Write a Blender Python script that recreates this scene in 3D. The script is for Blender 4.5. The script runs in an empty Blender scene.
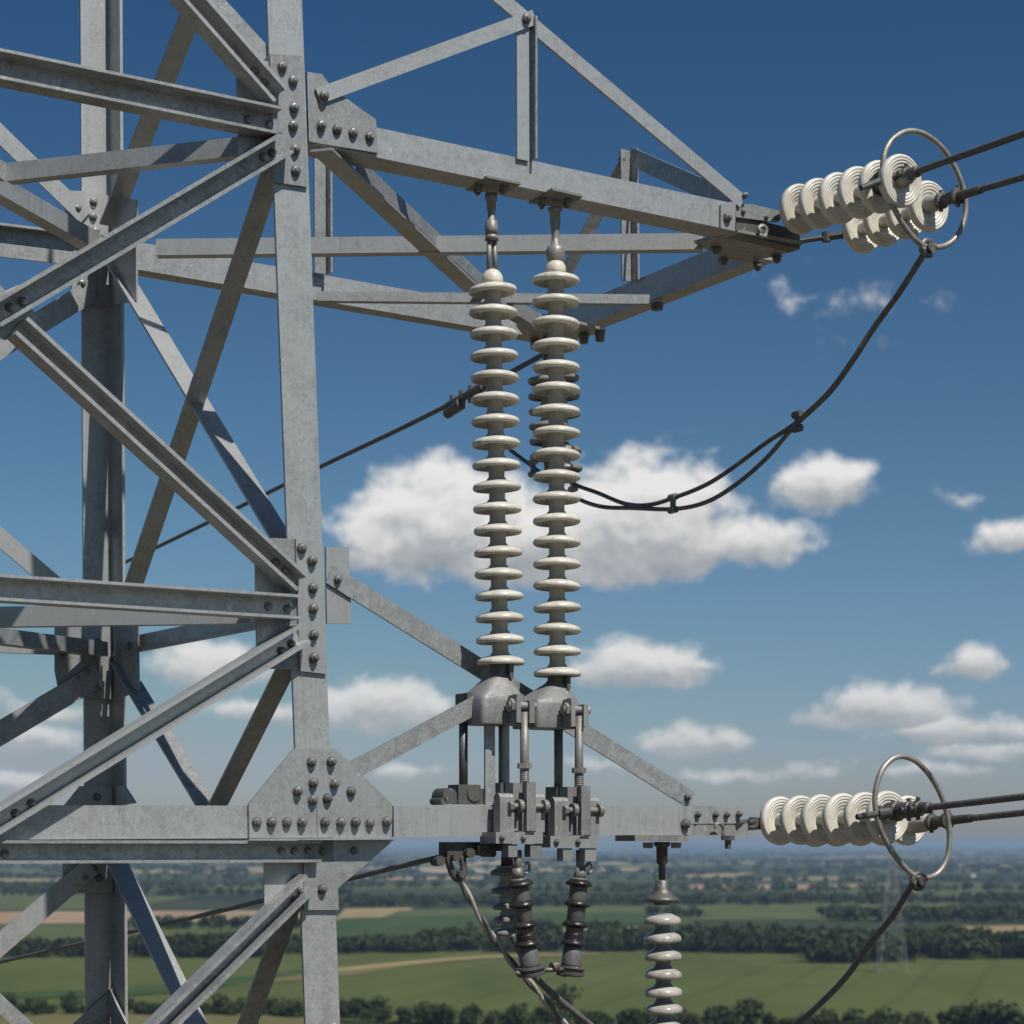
import bpy, bmesh, math, random
import numpy as np
from mathutils import Vector, Matrix

random.seed(7)
rng = np.random.default_rng(7)
SC = bpy.context.scene
COL = SC.collection
R = math.radians

# ------------------------------------------------------------------ camera, sky, sun, exposure
F, HZ, H = 2200.0, 845.0, 55.0          # focal length (px), horizon row, camera height above the plain (m)
cd = bpy.data.cameras.new("camera")
cam = bpy.data.objects.new("camera", cd)
COL.objects.link(cam)
cam.location = (0, 0, H)
cam.rotation_euler = (R(90), 0, 0)
cd.sensor_width = 36
cd.lens = 36 * F / 1024
cd.shift_y = (HZ - 512) / 1024
cd.clip_start = 0.5
cd.clip_end = 90000
cd.dof.use_dof = True
cd.dof.focus_distance = 13.0
cd.dof.aperture_fstop = 3.2
SC.camera = cam

SUN_EL = R(54)
SUN_AZ = math.atan2(0.62, -0.785)       # clockwise from +Y, to the sun: behind the camera, a little right
to_sun = Vector((math.sin(SUN_AZ) * math.cos(SUN_EL), math.cos(SUN_AZ) * math.cos(SUN_EL), math.sin(SUN_EL)))
ld = bpy.data.lights.new("sun", 'SUN')
ld.energy = 5.0
ld.angle = R(0.5)
ld.color = (1.0, 0.955, 0.89)
sun = bpy.data.objects.new("sun", ld)
COL.objects.link(sun)
sun.rotation_euler = to_sun.to_track_quat('Z', 'Y').to_euler()
sun.location = (0, 0, H + 60)

SC.view_settings.view_transform = 'Standard'
SC.view_settings.look = 'None'
SC.view_settings.exposure = 0.0
SC.view_settings.gamma = 1.0
SC.view_settings.use_curve_mapping = False
SC.cycles.max_bounces = 6
SC.cycles.volume_bounces = 0


# ---- small node helpers
class NB:
    def __init__(s, tree):
        s.t = tree

    def n(s, kind, **kw):
        nd = s.t.nodes.new(kind)
        for k, v in kw.items():
            setattr(nd, k, v)
        return nd

    def put(s, sock, val):
        if hasattr(val, 'is_output') or isinstance(val, bpy.types.NodeSocket):
            s.t.links.new(val, sock)
        elif val is not None:
            sock.default_value = val

    def math(s, op, a, b=None, c=None, clamp=False):
        nd = s.n('ShaderNodeMath', operation=op)
        nd.use_clamp = clamp
        for i, v in enumerate((a, b, c)):
            if v is not None:
                s.put(nd.inputs[i], v)
        return nd.outputs[0]

    def vec(s, op, a, b=None):
        nd = s.n('ShaderNodeVectorMath', operation=op)
        s.put(nd.inputs[0], a)
        if b is not None:
            s.put(nd.inputs[1], b)
        return nd.outputs['Value'] if op in ('LENGTH', 'DOT_PRODUCT', 'DISTANCE') else nd.outputs[0]

    def noise(s, vec, scale, detail=4, rough=.5, dist=0.0, out='Fac'):
        nd = s.n('ShaderNodeTexNoise')
        s.put(nd.inputs['Vector'], vec)
        nd.inputs['Scale'].default_value = scale
        nd.inputs['Detail'].default_value = detail
        nd.inputs['Roughness'].default_value = rough
        nd.inputs['Distortion'].default_value = dist
        return nd.outputs[out]

    def ramp(s, fac, stops, interp='LINEAR'):
        nd = s.n('ShaderNodeValToRGB')
        cr = nd.color_ramp
        cr.interpolation = interp
        while len(cr.elements) < len(stops):
            cr.elements.new(0.5)
        for e, (p, c) in zip(cr.elements, stops):
            e.position = p
            e.color = c if len(c) == 4 else (*c, 1)
        s.put(nd.inputs[0], fac)
        return nd.outputs[0]

    def mix(s, fac, a, b, mode='MIX'):
        nd = s.n('ShaderNodeMix', data_type='RGBA', blend_type=mode)
        s.put(nd.inputs[0], fac)
        for sock, v in ((nd.inputs[6], a), (nd.inputs[7], b)):
            if isinstance(v, tuple) and len(v) == 3:
                v = (*v, 1)
            s.put(sock, v)
        return nd.outputs[2]

    def maprange(s, v, a, b, c, d, smooth=False):
        nd = s.n('ShaderNodeMapRange', interpolation_type='SMOOTHSTEP' if smooth else 'LINEAR')
        s.put(nd.inputs[0], v)
        for i, x in enumerate((a, b, c, d)):
            s.put(nd.inputs[i + 1], x)
        return nd.outputs[0]


# ---- the sky: Nishita, with cumulus given as directions (azimuth, elevation in degrees)
def az_el(px, py):
    x, z = (px - 512) / F, (HZ - py) / F
    return math.degrees(math.atan2(x, 1)), math.degrees(math.atan2(z, math.hypot(x, 1)))


# (px, py, half width, height above, depth below, strength)
CLOUDS = [
    (440, 535, 122, 84, 54, 1.12), (560, 560, 185, 82, 34, 1.1), (645, 540, 118, 102, 52, 1.18), (745, 545, 85, 34, 24, .85),
    (385, 540, 70, 50, 40, .8), (500, 520, 90, 40, 60, .9),
    (822, 492, 58, 42, 24, .86), (1012, 540, 45, 24, 16, .8), (852, 303, 42, 15, 13, .07),
    (640, 672, 92, 40, 20, .86), (690, 668, 45, 14, 8, .6), (976, 668, 50, 24, 14, .84), (880, 716, 92, 38, 16, .92), (955, 736, 90, 26, 12, .85),
    (690, 746, 70, 26, 14, .74), (990, 752, 70, 16, 12, .74), (930, 770, 70, 10, 8, .42), (375, 712, 95, 44, 26, .95), (215, 668, 80, 36, 26, .86),
    (410, 772, 45, 12, 9, .5), (730, 778, 60, 14, 10, .42), (20, 742, 70, 22, 14, .78), (15, 782, 55, 14, 10, .7), (60, 715, 50, 14, 10, .6),
    (245, 712, 60, 16, 12, .7), (815, 775, 50, 14, 8, .4), (962, 498, 18, 15, 13, .10), (600, 765, 50, 12, 8, .35),
    (-160, 520, 130, 70, 36, 1.0), (-120, 700, 120, 36, 18, .9), (1190, 640, 140, 60, 26, 1.0), (1240, 470, 110, 55, 24, .9), (1130, 760, 90, 24, 12, .85),
]
world = bpy.data.worlds.new("World")
SC.world = world
world.use_nodes = True
world.cycles.sampling_method = 'MANUAL'
world.cycles.sample_map_resolution = 512
wt = world.node_tree
wt.nodes.clear()

w = NB(wt)
tc = w.n('ShaderNodeTexCoord')
sep = w.n('ShaderNodeSeparateXYZ')
w.put(sep.inputs[0], tc.outputs['Generated'])
dx, dy, dz = sep.outputs
az = w.math('MULTIPLY', w.math('ARCTAN2', dx, dy), 180 / math.pi)
el = w.math('MULTIPLY', w.math('ARCSINE', dz), 180 / math.pi)
cv = w.n('ShaderNodeCombineXYZ')
w.put(cv.inputs[0], az); w.put(cv.inputs[1], el)
P0 = cv.outputs[0]
warp = w.vec('MULTIPLY', w.vec('SUBTRACT', w.noise(P0, 0.9, 3, .5, 0, 'Color'), (0.5, 0.5, 0.5)), (1.2, 0.28, 0))
PW = w.vec('ADD', P0, warp)
best = rel = None
for (px, py, wd, up, dn, amp) in CLOUDS:
    a, e = az_el(px, py)
    k = math.degrees(1 / F)
    base_p = PW
    if best is not None:                 # evaluate the clouds one after another (keeps the shader's stack small)
        nd = w.n('ShaderNodeVectorMath', operation='MULTIPLY_ADD')
        w.put(nd.inputs[0], best); nd.inputs[1].default_value = (1e-9,) * 3; w.put(nd.inputs[2], PW)
        base_p = nd.outputs[0]
    d = w.vec('MULTIPLY', w.vec('SUBTRACT', base_p, (a, e, 0)), (1 / (wd * k), 1 / (up * k), 0))
    sx = w.n('ShaderNodeSeparateXYZ'); w.put(sx.inputs[0], d)
    yy = w.math('MAXIMUM', sx.outputs[1], w.math('MULTIPLY', sx.outputs[1], -up / dn))
    rr = w.math('SQRT', w.math('ADD', w.math('MULTIPLY', sx.outputs[0], sx.outputs[0]), w.math('MULTIPLY', yy, yy)))
    v = w.math('MULTIPLY_ADD', rr, -amp, amp)
    h = w.math('MULTIPLY_ADD', sx.outputs[1], up / (up + dn), dn / (up + dn))     # 0 at the cloud's base, 1 at its top
    if best is None:
        best, rel = v, h
    else:
        sel = w.maprange(w.math('SUBTRACT', v, best), -.12, .12, 0, 1)
        rel = w.math('MULTIPLY_ADD', w.math('SUBTRACT', h, rel), sel, rel)
        best = w.math('SMOOTH_MAX', best, v, 0.12)
best = w.math('MAXIMUM', best, -1.0)


def puff(off):
    return w.noise(w.vec('MULTIPLY', w.vec('ADD', P0, off), (1, 1.25, 1)), 0.80, 10, .54, .15)


q0, q1, q2 = puff((0, 0, 0)), puff((0.08, 0.22, 0)), puff((0.2, 0.6, 0))
d0 = w.math('ADD', best, w.math('MULTIPLY_ADD', q0, 1.2, -0.585))
alpha = w.maprange(d0, 0.0, 0.44, 0, 1, True)
edge = w.maprange(d0, .15, 1.1, .12, -.04)                 # thick middles are greyer than the thin bright rims
lit = w.math('ADD', w.math('MULTIPLY', w.math('SUBTRACT', q0, q1), 1.0), w.math('MULTIPLY', w.math('SUBTRACT', q0, q2), .75))
lit = w.math('ADD', w.math('ADD', lit, edge), w.maprange(rel, .05, .75, -.50, .46, True))
litc = w.maprange(lit, -.62, .50, 0, 1)
ccol = w.ramp(litc, [(0, (.35, .385, .425)), (.38, (.49, .52, .55)), (.62, (.70, .71, .71)), (1, (.93, .92, .90))])
# thin cloud near the horizon is seen through more air
ccol = w.mix(w.maprange(el, 0.5, 7.0, 0.55, 0.0), ccol, (.40, .47, .53))
sky = w.n('ShaderNodeTexSky', sky_type='NISHITA')
sky.sun_disc = False
sky.sun_elevation = SUN_EL
sky.sun_rotation = SUN_AZ
sky.altitude = 300
sky.air_density = 1.0
sky.dust_density = 0.6
sky.ozone_density = 2.0
gam = w.n('ShaderNodeGamma')
w.put(gam.inputs[0], w.mix(1.0, sky.outputs[0], (.1, .1, .1), 'MULTIPLY'))
gam.inputs[1].default_value = 1.35
skc = w.mix(1.0, gam.outputs[0], w.ramp(w.maprange(el, 0, 24, 0, 1), [(0, (.76, .81, 1.18)), (.10, (.78, .83, 1.17)), (.22, (.74, .85, 1.07)), (.36, (.72, .88, .98)), (.6, (.64, .86, .97)), (1, (.44, .79, .96))]), 'MULTIPLY')
skc = w.vec('MINIMUM', w.mix(1.0, skc, (7.6, 7.6, 7.2), 'MULTIPLY'), (3.2, 3.7, 4.2))
cl10 = w.mix(1.0, ccol, (8.6, 8.6, 8.6), 'MULTIPLY')
a2 = w.math('MULTIPLY', alpha, w.maprange(el, 0.0, 2.0, 0.35, 1.0))
fin = w.mix(a2, skc, cl10)
bg = w.n('ShaderNodeBackground')
w.put(bg.inputs[0], fin)
bg.inputs[1].default_value = 0.1
wo = w.n('ShaderNodeOutputWorld')
wt.links.new(bg.outputs[0], wo.inputs[0])


# ------------------------------------------------------------------ materials
def new_mat(name):
    m = bpy.data.materials.new(name)
    m.use_nodes = True
    nt = m.node_tree
    nt.nodes.clear()
    b = NB(nt)
    out = b.n('ShaderNodeOutputMaterial')
    p = b.n('ShaderNodeBsdfPrincipled')
    nt.links.new(p.outputs[0], out.inputs[0])
    return m, b, p, out


def steel_mat(name, lo, hi, metal=.35, rough=.5, grime=.5, spangle=1.0):
    m, b, p, out = new_mat(name)
    pos = b.n('ShaderNodeNewGeometry').outputs['Position']
    oi = b.n('ShaderNodeObjectInfo').outputs['Random']
    sh = b.n('ShaderNodeCombineXYZ')
    for k_ in range(3):
        b.put(sh.inputs[k_], b.math('MULTIPLY', oi, (37.0, 61.0, 23.0)[k_]))
    pos = b.vec('ADD', pos, sh.outputs[0])                  # every bar is a different piece of metal
    own = b.math('FRACT', b.math('MULTIPLY', oi, 7.31))
    fine = b.noise(pos, 75, 4, .65, .3)
    med = b.noise(pos, 14, 5, .6, .6)
    vor = b.n('ShaderNodeTexVoronoi')
    b.put(vor.inputs['Vector'], b.vec('ADD', pos, b.vec('MULTIPLY', b.noise(pos, 20, 2, .5, 0, 'Color'), (.05, .05, .05))))
    vor.inputs['Scale'].default_value = 42
    vs = b.n('ShaderNodeSeparateColor'); b.put(vs.inputs[0], vor.outputs['Color'])
    big = b.noise(pos, 4.5, 4, .6, .8)
    f = b.math('ADD', b.math('MULTIPLY', fine, .44), b.math('MULTIPLY', med, .24))
    f = b.math('ADD', f, b.math('MULTIPLY', big, .34))
    f = b.math('ADD', f, b.math('MULTIPLY', vs.outputs[0], .13 * spangle))
    f = b.math('ADD', f, b.math('MULTIPLY', oi, .24))
    base = b.ramp(f, [(.37, lo), (.58, tuple((x + y) / 2 for x, y in zip(lo, hi))), (.77, hi)])
    # rain streaks running down and brown grime
    st = b.noise(b.vec('MULTIPLY', pos, (26, 26, 1.6)), 1.0, 5, .6, .4)
    base = b.mix(b.math('MULTIPLY', b.maprange(st, .5, .70, 0, 1), b.math('MULTIPLY_ADD', own, .40 * grime, .10 * grime)), base, tuple(x * .55 for x in lo))
    gr = b.noise(pos, 3.2, 6, .68, .5)
    base = b.mix(b.math('MULTIPLY', b.maprange(gr, .50, .72, 0, 1), b.math('MULTIPLY_ADD', own, .60 * grime, .12 * grime)), base, (.19, .165, .125))
    # white bloom in runs, and a few rust specks
    bl = b.noise(b.vec('MULTIPLY', pos, (9, 9, 1.3)), 1.0, 6, .7, .8)
    base = b.mix(b.maprange(bl, .60, .74, 0, .34), base, (.50, .50, .485))
    ru = b.noise(pos, 24, 4, .75, .4)
    base = b.mix(b.math('MULTIPLY', b.maprange(ru, .70, .76, 0, 1), .45 * grime), base, (.16, .085, .04))
    # pale scuffs
    sc = b.noise(b.vec('MULTIPLY', pos, (38, 9, 17)), 1.0, 3, .5, 1.2)
    base = b.mix(b.maprange(sc, .67, .72, 0, .45), base, (.66, .66, .64))
    b.put(p.inputs['Base Color'], base)
    p.inputs['Metallic'].default_value = metal
    b.put(p.inputs['Roughness'], b.maprange(f, .3, .9, rough + .12, rough - .1))
    bump = b.n('ShaderNodeBump')
    bump.inputs['Strength'].default_value = .25
    bump.inputs['Distance'].default_value = .004
    b.put(bump.inputs['Height'], b.math('ADD', fine, med))
    b.put(p.inputs['Normal'], bump.outputs[0])
    return m


STEEL = steel_mat("galvanised_steel", (.150, .158, .156), (.405, .416, .408), metal=.38, rough=.44)
PLATE = steel_mat("galvanised_plate", (.155, .163, .161), (.365, .376, .370), metal=.38, rough=.44, grime=.4)
BOLT = steel_mat("bolt_steel", (.085, .085, .083), (.20, .198, .19), metal=.3, rough=.42, grime=.25, spangle=.2)
CAST = steel_mat("cast_fitting", (.13, .133, .133), (.31, .31, .30), metal=.3, rough=.55, grime=.8, spangle=.5)
DARK = steel_mat("dark_fitting", (.05, .05, .048), (.15, .145, .135), metal=.4, rough=.5, grime=.8, spangle=.3)
RODM = steel_mat("weathered_rod", (.14, .132, .12), (.30, .29, .265), metal=.3, rough=.5, grime=1.2, spangle=.3)


def ceramic_mat(name, col, dirt, rough=.28, amt=.6):
    m, b, p, out = new_mat(name)
    pos = b.n('ShaderNodeNewGeometry').outputs['Position']
    oi = b.n('ShaderNodeObjectInfo').outputs['Random']
    n = b.noise(pos, 13, 6, .65, .6)
    n2 = b.noise(b.vec('MULTIPLY', pos, (55, 55, 9)), 1, 4, .6, .3)
    base = b.mix(b.math('MULTIPLY', oi, .45), col, tuple(x * .66 for x in col))
    base = b.mix(b.math('MULTIPLY', b.maprange(n, .46, .72, 0, 1), amt), base, dirt)
    base = b.mix(b.math('MULTIPLY', b.maprange(n2, .55, .75, 0, 1), amt * .6), base, dirt)
    b.put(p.inputs['Base Color'], base)
    b.put(p.inputs['Roughness'], b.maprange(n, .3, .7, rough, rough + .3))
    bump = b.n('ShaderNodeBump')
    bump.inputs['Strength'].default_value = .12
    bump.inputs['Distance'].default_value = .003
    b.put(bump.inputs['Height'], b.noise(pos, 60, 3))
    b.put(p.inputs['Normal'], bump.outputs[0])
    return m


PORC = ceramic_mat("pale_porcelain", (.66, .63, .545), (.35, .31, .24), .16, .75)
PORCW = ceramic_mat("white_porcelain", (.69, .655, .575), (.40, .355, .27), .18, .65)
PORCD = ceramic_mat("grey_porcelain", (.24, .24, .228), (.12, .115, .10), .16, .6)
PORCG = ceramic_mat("glossy_cream_porcelain", (.46, .44, .39), (.17, .155, .13), .08, .9)
CEMENT = ceramic_mat("cement_neck", (.40, .388, .35), (.25, .235, .20), .6, .6)
BROWNP = ceramic_mat("dark_glazed_porcelain", (.022, .020, .019), (.055, .05, .044), .16, .5)
GREYP = ceramic_mat("grey_glazed_barrel", (.13, .128, .12), (.06, .056, .05), .32, .8)


def plain_mat(name, c1, c2, scale=20, rough=.6, metal=0.0):
    m, b, p, out = new_mat(name)
    pos = b.n('ShaderNodeNewGeometry').outputs['Position']
    b.put(p.inputs['Base Color'], b.ramp(b.noise(pos, scale, 5, .6), [(.3, c1), (.7, c2)]))
    p.inputs['Roughness'].default_value = rough
    p.inputs['Metallic'].default_value = metal
    return m


CABLE = plain_mat("weathered_conductor", (.085, .083, .078), (.175, .17, .16), 30, .5, .3)
CABLEG = plain_mat("grey_conductor", (.10, .098, .09), (.20, .195, .18), 25, .5, .4)
RINGM = plain_mat("aluminium_ring", (.20, .185, .16), (.38, .36, .32), 18, .45, .4)


# ------------------------------------------------------------------ object helpers
Z = Vector((0, 0, 1))
A0 = Vector((-1.178, 12.222, 0))
U = Vector((.845, .535, 0)).normalized()      # along the crossarm, outwards
V = Vector((-U.y, U.x, 0))                    # into the tower, along the line


def W(u, v, z):
    """tower frame -> world: u along the crossarm, v across it, z above eye level"""
    return A0 + U * u + V * v + Vector((0, 0, z + H))


def _ray(px, py):
    return Vector(((px - 512) / F, 1, (HZ - py) / F))


def loc3(P):
    d = P - A0
    return Vector((d.dot(U), d.dot(V), P.z - H))


def fv(px, py, v=0.0):                         # surveyed point on the vertical plane v = const
    d = _ray(px, py)
    return d * ((v + V.dot(A0)) / V.dot(d)) + Z * H


def fu(px, py, u=0.0):                         # ... on the plane u = const
    d = _ray(px, py)
    return d * ((u + U.dot(A0)) / U.dot(d)) + Z * H


def fz(px, py, z):                             # ... on the level z = const
    d = _ray(px, py)
    return d * (z / d.z) + Z * H


ORIG = {}


def thing(name, label, cat, loc, group=None):
    o = bpy.data.objects.new(name, None)
    o.empty_display_size = .2
    COL.objects.link(o)
    o.location = loc
    ORIG[o.name] = Vector(loc)
    o['label'] = label
    o['category'] = cat
    if group:
        o['group'] = group
    return o


def tag(o, label, cat, group=None):
    o['label'] = label
    o['category'] = cat
    if group:
        o['group'] = group
    return o


def link_mesh(name, me, parent=None, origin=None, rot=None):
    o = bpy.data.objects.new(name, me)
    COL.objects.link(o)
    origin = Vector(origin if origin is not None else (0, 0, 0))
    ORIG[o.name] = origin
    if parent is not None:
        o.parent = parent
        o.location = origin - ORIG[parent.name]
    else:
        o.location = origin
    if rot is not None:
        o.rotation_euler = rot
    return o


def finish(name, bm, mat, parent=None, origin=None, smooth=False, bevel=0.0, seg=1):
    if bevel:
        es = [e for e in bm.edges if len(e.link_faces) == 2 and e.calc_face_angle(0) > .5]
        if es:
            bmesh.ops.bevel(bm, geom=es, offset=bevel, segments=seg, affect='EDGES', clamp_overlap=True)
    bmesh.ops.recalc_face_normals(bm, faces=bm.faces)
    if origin is None:
        co = [v.co for v in bm.verts]
        origin = sum(co, Vector()) / max(1, len(co))
    for v in bm.verts:
        v.co -= origin
    me = bpy.data.meshes.new(name)
    bm.to_mesh(me)
    bm.free()
    me.materials.append(mat)
    if smooth:
        for p in me.polygons:
            p.use_smooth = True
    return link_mesh(name, me, parent, origin)


def add_prism(bm, ring0, ring1):
    a = [bm.verts.new(p) for p in ring0]
    b = [bm.verts.new(p) for p in ring1]
    n = len(a)
    bm.faces.new(a[::-1])
    bm.faces.new(b)
    for i in range(n):
        bm.faces.new((a[i], a[(i + 1) % n], b[(i + 1) % n], b[i]))


def add_box(bm, u0, u1, v0, v1, z0, z1):
    add_prism(bm, [W(u0, v0, z0), W(u1, v0, z0), W(u1, v1, z0), W(u0, v1, z0)],
              [W(u0, v0, z1), W(u1, v0, z1), W(u1, v1, z1), W(u0, v1, z1)])


def add_cyl(bm, p0, p1, r0, r1=None, n=16):
    r1 = r0 if r1 is None else r1
    ax = (p1 - p0).normalized()
    a = ax.orthogonal().normalized()
    b = ax.cross(a)
    ring = lambda p, r: [p + a * (r * math.cos(2 * math.pi * i / n)) + b * (r * math.sin(2 * math.pi * i / n)) for i in range(n)]
    add_prism(bm, ring(p0, r0), ring(p1, r1))


def add_lathe(bm, p0, ax, prof, n=32):
    """prof: (radius, distance along ax), open ends are capped"""
    ax = ax.normalized()
    a = ax.orthogonal().normalized()
    b = ax.cross(a)
    rings = []
    for r, h in prof:
        rings.append([bm.verts.new(p0 + ax * h + (a * math.cos(2 * math.pi * i / n) + b * math.sin(2 * math.pi * i / n)) * r) for i in range(n)])
    for q, s in zip(rings, rings[1:]):
        for i in range(n):
            bm.faces.new((q[i], q[(i + 1) % n], s[(i + 1) % n], s[i]))
    bm.faces.new(rings[0][::-1])
    bm.faces.new(rings[-1])


def catmull(pts, sub=10, closed=False):
    out = []
    n = len(pts)
    rngi = range(n) if closed else range(n - 1)
    for i in rngi:
        p = [pts[(i + k) % n] if closed else pts[min(max(i + k, 0), n - 1)] for k in (-1, 0, 1, 2)]
        for s in range(sub):
            t = s / sub
            out.append(.5 * ((2 * p[1]) + (p[2] - p[0]) * t + (2 * p[0] - 5 * p[1] + 4 * p[2] - p[3]) * t * t
                             + (3 * p[1] - p[0] - 3 * p[2] + p[3]) * t ** 3))
    if not closed:
        out.append(pts[-1].copy())
    return out


def add_tube(bm, pts, r, sides=14, lobes=0, pitch=.35, closed=False, amp=.10, spacing=None):
    if spacing:                                            # resample evenly
        q = [pts[0]]
        for p in pts[1:]:
            while (p - q[-1]).length > spacing:
                q.append(q[-1] + (p - q[-1]).normalized() * spacing)
        q.append(pts[-1])
        pts = q
    n = len(pts)
    ref = None
    rings = []
    s = 0.0
    for i, p in enumerate(pts):
        if closed:
            t = pts[(i + 1) % n] - pts[i - 1]
        else:
            t = pts[min(i + 1, n - 1)] - pts[max(i - 1, 0)]
        t.normalize()
        if ref is None:
            ref = t.orthogonal().normalized()
        ref = (ref - t * ref.dot(t)).normalized()
        b = t.cross(ref)
        if i:
            s += (p - pts[i - 1]).length
        ring = []
        for k in range(sides):
            th = 2 * math.pi * k / sides
            rr = r if not lobes else r * (1 - amp + amp * abs(math.cos(lobes * .5 * (th + 2 * math.pi * s / pitch))) * 1.6)
            ring.append(bm.verts.new(p + ref * (rr * math.cos(th)) + b * (rr * math.sin(th))))
        rings.append(ring)
    pr = list(zip(rings, rings[1:])) + ([(rings[-1], rings[0])] if closed else [])
    for q, w_ in pr:
        for k in range(sides):
            bm.faces.new((q[k], q[(k + 1) % sides], w_[(k + 1) % sides], w_[k]))
    if not closed:
        bm.faces.new(rings[0][::-1])
        bm.faces.new(rings[-1])


# cross-sections, (q across the member in its face, n along the face's outward normal)
def L_top(w_, fl, t=.016):
    return [(-w_ / 2, -t), (w_ / 2, -t), (w_ / 2, fl), (w_ / 2 - t, fl), (w_ / 2 - t, 0), (-w_ / 2, 0)]


def L_bot(w_, fl, t=.016):
    return [(-q, n) for q, n in L_top(w_, fl, t)][::-1]


def rect(w_, d):
    return [(-w_ / 2, -d), (w_ / 2, -d), (w_ / 2, 0), (-w_ / 2, 0)]


def chan(w_, fl, t=.016):
    return [(-w_ / 2, -t), (w_ / 2, -t), (w_ / 2, fl), (w_ / 2 - t, fl), (w_ / 2 - t, 0), (-w_ / 2 + t, 0), (-w_ / 2 + t, fl), (-w_ / 2, fl)]


def bar(name, P, Q, prof, n, parent, mat=None, q_hint=Z, bevel=.003, off=0.0):
    ax = (Q - P).normalized()
    n = (n - ax * n.dot(ax)).normalized()
    q = n.cross(ax)
    if q.dot(q_hint) < 0:
        q = -q
    bm = bmesh.new()
    add_prism(bm, [P + q * a + n * (b + off) for a, b in prof], [Q + q * a + n * (b + off) for a, b in prof])
    return finish(name, bm, mat or STEEL, parent, None, False, bevel)


# ------------------------------------------------------------------ ground and countryside
def gh(x, y):
    """terrain height; flat near the tower, long low hills far off"""
    x = np.asarray(x, float); y = np.asarray(y, float)
    d = np.hypot(x, y)
    k = np.clip((d - 2200) / 5000, 0, 1)
    k2 = np.clip((d - 9000) / 12000, 0, 1)
    a = 5.5 * (np.sin(x / 610 + 1.3) * np.sin(y / 900 + .6) + .6 * np.sin(x / 1370 - y / 2100))
    b = 30 * (1 + np.sin(x / 2900 + .4) * np.sin(y / 3900) + .5 * np.sin(x / 1300 + y / 5200 + 2))
    return k * a + k2 * k2 * b


def gpt(px, py):
    D = F * H / (py - HZ)
    x = (px - 512) / F * D
    return x, D


m, b, p, out = new_mat("farmland")
pos = b.n('ShaderNodeNewGeometry').outputs['Position']
wv = b.noise(pos, .0016, 3, .5, 0, 'Color')
pw = b.vec('ADD', pos, b.vec('MULTIPLY', b.vec('SUBTRACT', wv, (.5, .5, .5)), (260, 260, 0)))
vor = b.n('ShaderNodeTexVoronoi')
vor.voronoi_dimensions = '2D'
b.put(vor.inputs['Vector'], b.vec('MULTIPLY', pw, (1 / 520, 1 / 620, 0)))
vor.inputs['Scale'].default_value = 1
vs = b.n('ShaderNodeSeparateColor'); b.put(vs.inputs[0], vor.outputs['Color'])
crop = b.ramp(vs.outputs[0], [(0, (.045, .065, .022)), (.2, (.075, .095, .030)), (.42, (.030, .045, .018)), (.6, (.10, .11, .045)),
                             (.66, (.030, .042, .018)), (.72, (.30, .235, .14)), (.84, (.075, .10, .035)), (.92, (.40, .32, .21))], 'CONSTANT')
fn = b.noise(pos, .02, 6, .65)
crop = b.mix(b.maprange(fn, .35, .7, 0, .45), crop, (.05, .06, .025))
wood = b.noise(b.vec('MULTIPLY', pos, (1, .55, 1)), .0016, 6, .62, .4)
crop = b.mix(b.maprange(wood, .525, .57, 0, 1), crop, (.018, .027, .012))
dist = b.vec('LENGTH', b.vec('MULTIPLY', pos, (1, 1, 0)))
bounce_soil = b.ramp(b.noise(pos, .06, 5, .65), [(.3, (.085, .072, .05)), (.7, (.135, .115, .08))])
crop = b.mix(b.maprange(dist, 560, 600, 1, 0), crop, bounce_soil)  # unseen ground near the tower, browned to tint light bounced onto steel undersides
b.put(p.inputs['Base Color'], crop)
p.inputs['Roughness'].default_value = .95
p.inputs['Specular IOR Level'].default_value = .1
FARM = m

NR, NA = 90, 240
rad = np.concatenate([[0.0], np.geomspace(60, 34000, NR)])
ang = np.linspace(0, 2 * np.pi, NA, endpoint=False)
vv = [(0, 0, 0)]
X = rad[1:, None] * np.sin(ang)[None]
Y = rad[1:, None] * np.cos(ang)[None]
Zg = gh(X, Y)
verts = np.concatenate([[[0, 0, 0]], np.stack([X, Y, Zg], -1).reshape(-1, 3)])
faces = [(0, 1 + (j + 1) % NA, 1 + j) for j in range(NA)]
for i in range(NR - 1):
    for j in range(NA):
        a_, b_ = 1 + i * NA + j, 1 + i * NA + (j + 1) % NA
        faces.append((a_, b_, b_ + NA, a_ + NA))
me = bpy.data.meshes.new("ground")
me.from_pydata(verts.tolist(), [], faces)
me.materials.append(FARM)
for pl in me.polygons:
    pl.use_smooth = True
me.validate()
ground = link_mesh("ground", me)
ground['kind'] = 'structure'


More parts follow.
